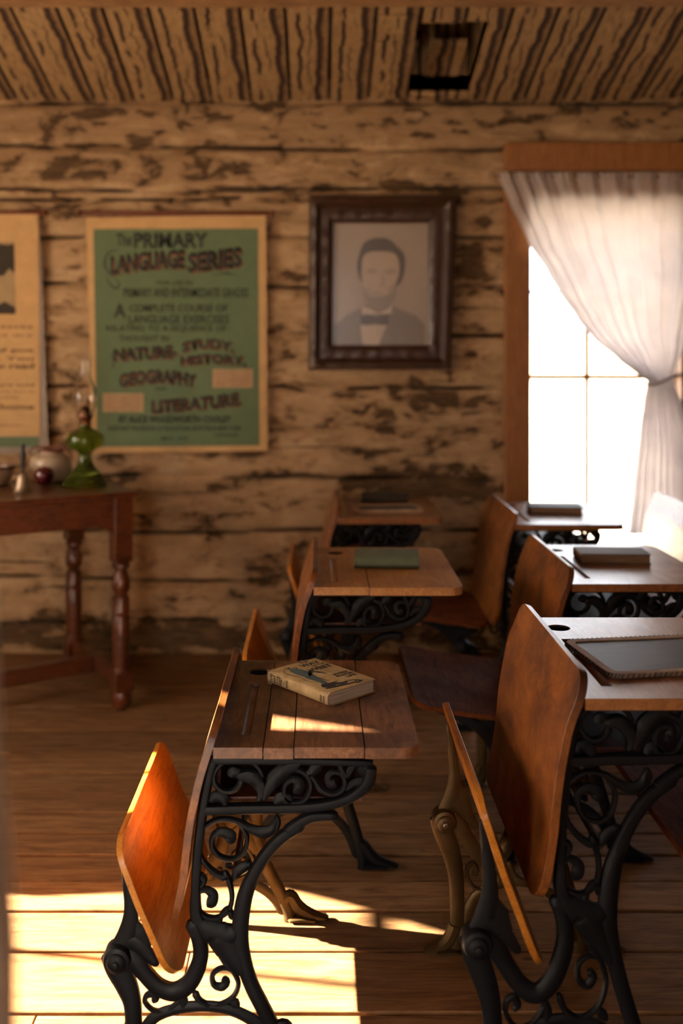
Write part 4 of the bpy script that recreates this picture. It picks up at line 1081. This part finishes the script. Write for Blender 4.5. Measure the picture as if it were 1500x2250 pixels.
for pts, wd in ((SS((.05, .22), (.08, .30), (.12, .26), (.10, .18)), [.001, .006, .005, .002]), (SS((.10, .34), (.14, .40), (.18, .36)), [.002, .005, .002]), (SS((.12, .16), (.20, .08), (.32, .10), (.44, .13), (.56, .10), (.68, .18)), [.001, .002, .003, .002, .002, .001]),
    (SS((.30, .50), (.35, .45), (.41, .36), (.46, .30)), [.004, .011, .010, .003]), (SS((.33, .42), (.40, .52), (.44, .56)), [.004, .006, .002]), (SS((.47, .36), (.56, .34), (.66, .36), (.74, .36)), [.001, .003, .002, .001]), (SS((.80, .10), (.84, .22), (.83, .34), (.87, .46), (.85, .58)), [.014, .020, .013, .016, .006]), (SS((.88, .08), (.90, .30), (.93, .60), (.90, .72)), [.008, .010, .006, .003]),
    (SS((.76, .14), (.79, .30), (.78, .46)), [.006, .010, .003]), (SS((.84, .60), (.88, .72), (.94, .76), (.96, .62)), [.003, .006, .010, .004]), (SS((.34, .62), (.46, .66), (.60, .80)), [.001, .0012, .001])):
    cstroke(tm2, pts, wd)
# spine lettering (stands on the spine face, reading across)
def spn(s, x, h_, z0=.006, z1=.027, bold=.03):        # words read up the spine, stacked along it
    M = Matrix.Translation((x + h_, -.0063, z0)) @ Matrix.Rotation(math.radians(90), 4, 'X') @ Matrix.Rotation(math.radians(90), 4, 'Z'); text_bm(tm, s, z1 - z0, h_, M, bold, None, .0003)
x_ = -Ls / 2
spn('THE', x_ + .010, .009); spn('WAY', x_ + .022, .010); spn('OF THE', x_ + .035, .007); spn('WEST', x_ + .044, .011); spn('AND', x_ + .060, .004, .012, .019); spn('KING', x_ + .068, .008, .008, .024); spn('WARD', Ls / 2 - .026, .006, .006, .022); spn('LOCK', Ls / 2 - .016, .006, .006, .022)
for q in tm.items: obj('lettering', q, inkm, tan, smooth=False)
obj('cover_linework', tm2, inkm, tan, smooth=False)
fm = bmesh.new()
cstroke(fm, SS((.13, .30), (.20, .30), (.30, .30), (.42, .29), (.52, .27), (.62, .26), (.72, .25), (.78, .22)), [.010, .030, .036, .030, .026, .020, .016, .006])
cstroke(fm, SS((.38, .50), (.46, .56), (.52, .58)), [.010, .009, .003])
obj('cover_picture', fm, bluem, tan, smooth=False)
frb = bmesh.new()
for ex in (-1, 1):          # frayed spine ends
    for k in range(90):
        x = ex * (Ls / 2 - random.random() ** 2 * .022); an = random.random() * math.pi; yy = -.0065 + .012 * (1 - math.sin(an)) * random.random() * .8; zz = .0155 - .016 * math.cos(an)
        dx = Vector((ex * random.uniform(-.2, 1), random.uniform(-1, .3), random.uniform(-.7, 1))).normalized() * random.uniform(.0015, .0045)
        p = Vector((x, yy, max(.0005, zz))); q = p + dx; q.z = max(.0004, q.z); sd_ = Vector((random.uniform(-1, 1), random.uniform(-1, 1), random.uniform(-1, 1))).normalized() * .0006
        u_ = dx.cross(sd_).normalized() * .0005
        vs = [frb.verts.new(p + sd_), frb.verts.new(p - sd_), frb.verts.new(p + u_), frb.verts.new(q)]
        for f in ((0, 1, 3), (1, 2, 3), (2, 0, 3), (0, 2, 1)): frb.faces.new([vs[i] for i in f])
tag(obj('frayed_threads', frb, plain('frayed_white_threads', (.62, .56, .46), .9), tan, smooth=False), kind='stuff')

ZT = .792
def cloth(n, c): return plain(n, c, .7, var=.18)
p = on_z(848, 1236, ZT + .012)
book('thick green cloth book with rounded spine on the pale tan desktop', (p.x, p.y - .03, ZT + eps), math.radians(-4), .195, .125, .036, cloth('green_book_cloth', (.11, .135, .08)), rnd=.014)
p = on_z(1345, 1222, ZT + .012)
r_ = book('grey-covered book with browned pages on the desk behind the slate', (p.x, p.y + .055, ZT + eps), math.radians(176), .215, .12, .030, cloth('grey_book_cloth', (.10, .075, .06)), M_PAGES_D)
p = on_z(1220, 1118, ZT + .012)
book('dark blue book on the desk directly below the window', (p.x, p.y + .05, ZT + eps), math.radians(174), .21, .13, .030, cloth('navy_book_cloth', (.025, .032, .045)), M_PAGES_D)
p = on_z(845, 1098, ZT + .012)
book('dark worn book on the desk against the log wall', (p.x, p.y + .0, ZT + eps), math.radians(-3), .20, .12, .026, cloth('brown_black_cloth', (.022, .016, .012)), M_PAGES_D)
def rrect(x0, x1, y0, y1, r, n=6):
    out = []
    for (cx_, cy_, a0) in ((x1 - r, y1 - r, 0), (x0 + r, y1 - r, 90), (x0 + r, y0 + r, 180), (x1 - r, y0 + r, 270)):
        for k in range(n + 1): a = math.radians(a0 + 90 * k / n); out.append((cx_ + r * math.cos(a), cy_ + r * math.sin(a)))
    return out
def slate(label, loc, rz, Wd, D, cord=True):
    root = empty('writing_slate', loc, rz, label=label, cat='slate'); h = .010; fw = .018
    o_, i_ = rrect(-Wd / 2, Wd / 2, -D / 2, D / 2, .026), rrect(-Wd / 2 + fw, Wd / 2 - fw, -D / 2 + fw, D / 2 - fw, .014)
    bm = bmesh.new(); n = len(o_)
    lv = [[bm.verts.new((*p_, z)) for p_ in src] for src, z in ((o_, 0), (o_, h), (i_, h), (i_, 0))]
    for a, b in zip(lv, lv[1:] + lv[:1]):
        for k in range(n): bm.faces.new((a[k], a[(k + 1) % n], b[(k + 1) % n], b[k]))
    obj('frame', bm, M_SLATEWOOD, root, smooth=False, bevel=.0015)
    bm = bmesh.new(); v1 = [bm.verts.new((*p_, .003)) for p_ in i_]; v2 = [bm.verts.new((*p_, .0072)) for p_ in i_]
    bm.faces.new(v2); bm.faces.new(v1[::-1])
    for k in range(n): bm.faces.new((v1[k], v1[(k + 1) % n], v2[(k + 1) % n], v2[k]))
    obj('slate_board', bm, M_SLATE, root, smooth=False)
    if cord:
        bm = bmesh.new(); per = []
        for k in range(n):
            a, b = Vector(o_[k]), Vector(o_[(k + 1) % n]); L_ = (b - a).length
            m = max(1, int(L_ / .011))
            for q in range(m): per.append((a + (b - a) * q / m, (b - a).normalized()))
        for (p_, t_) in per[::1]:
            nrm = Vector((t_.y, -t_.x))
            a = p_ + nrm * .0012; c = Vector((a.x, a.y, h * .5)); tt = Vector((t_.x, t_.y, .25)).normalized()
            for sgn in (0,):
                M = Matrix.Translation(c) @ Vector((t_.x, t_.y, 0)).to_track_quat('X', 'Z').to_matrix().to_4x4() @ Matrix.Rotation(.35, 4, 'Y')
                box(bm, -.0010, .0010, -.0022, .0022, -h * .5, h * .55, M)
        obj('lacing', bm, M_LACE, root, smooth=False)
    return root
M_SLATEWOOD = plain('pale_slate_frame_wood', (.46, .34, .23), .65, var=.25); M_LACE = plain('frame_lacing', (.12, .08, .05), .8)
t_ = NT('slate_stone'); t_.set(Base_Color=t_.ramp(t_.noise(t_.coord((1, 6, 1)), 12, 5), [(.3, (.018, .020, .024)), (.7, (.034, .036, .042))]), Roughness=.48); M_SLATE = t_.m
slate('dark writing slate with laced wooden frame on the right foreground desk', (.724, 2.112, ZT + eps), math.radians(8), .335, .245)
p = on_z(852, 1120, ZT)
slate('small dark slate lying in front of the worn book on the desk against the wall', (p.x, p.y + .0, ZT + eps), math.radians(3), .28, .15, False)
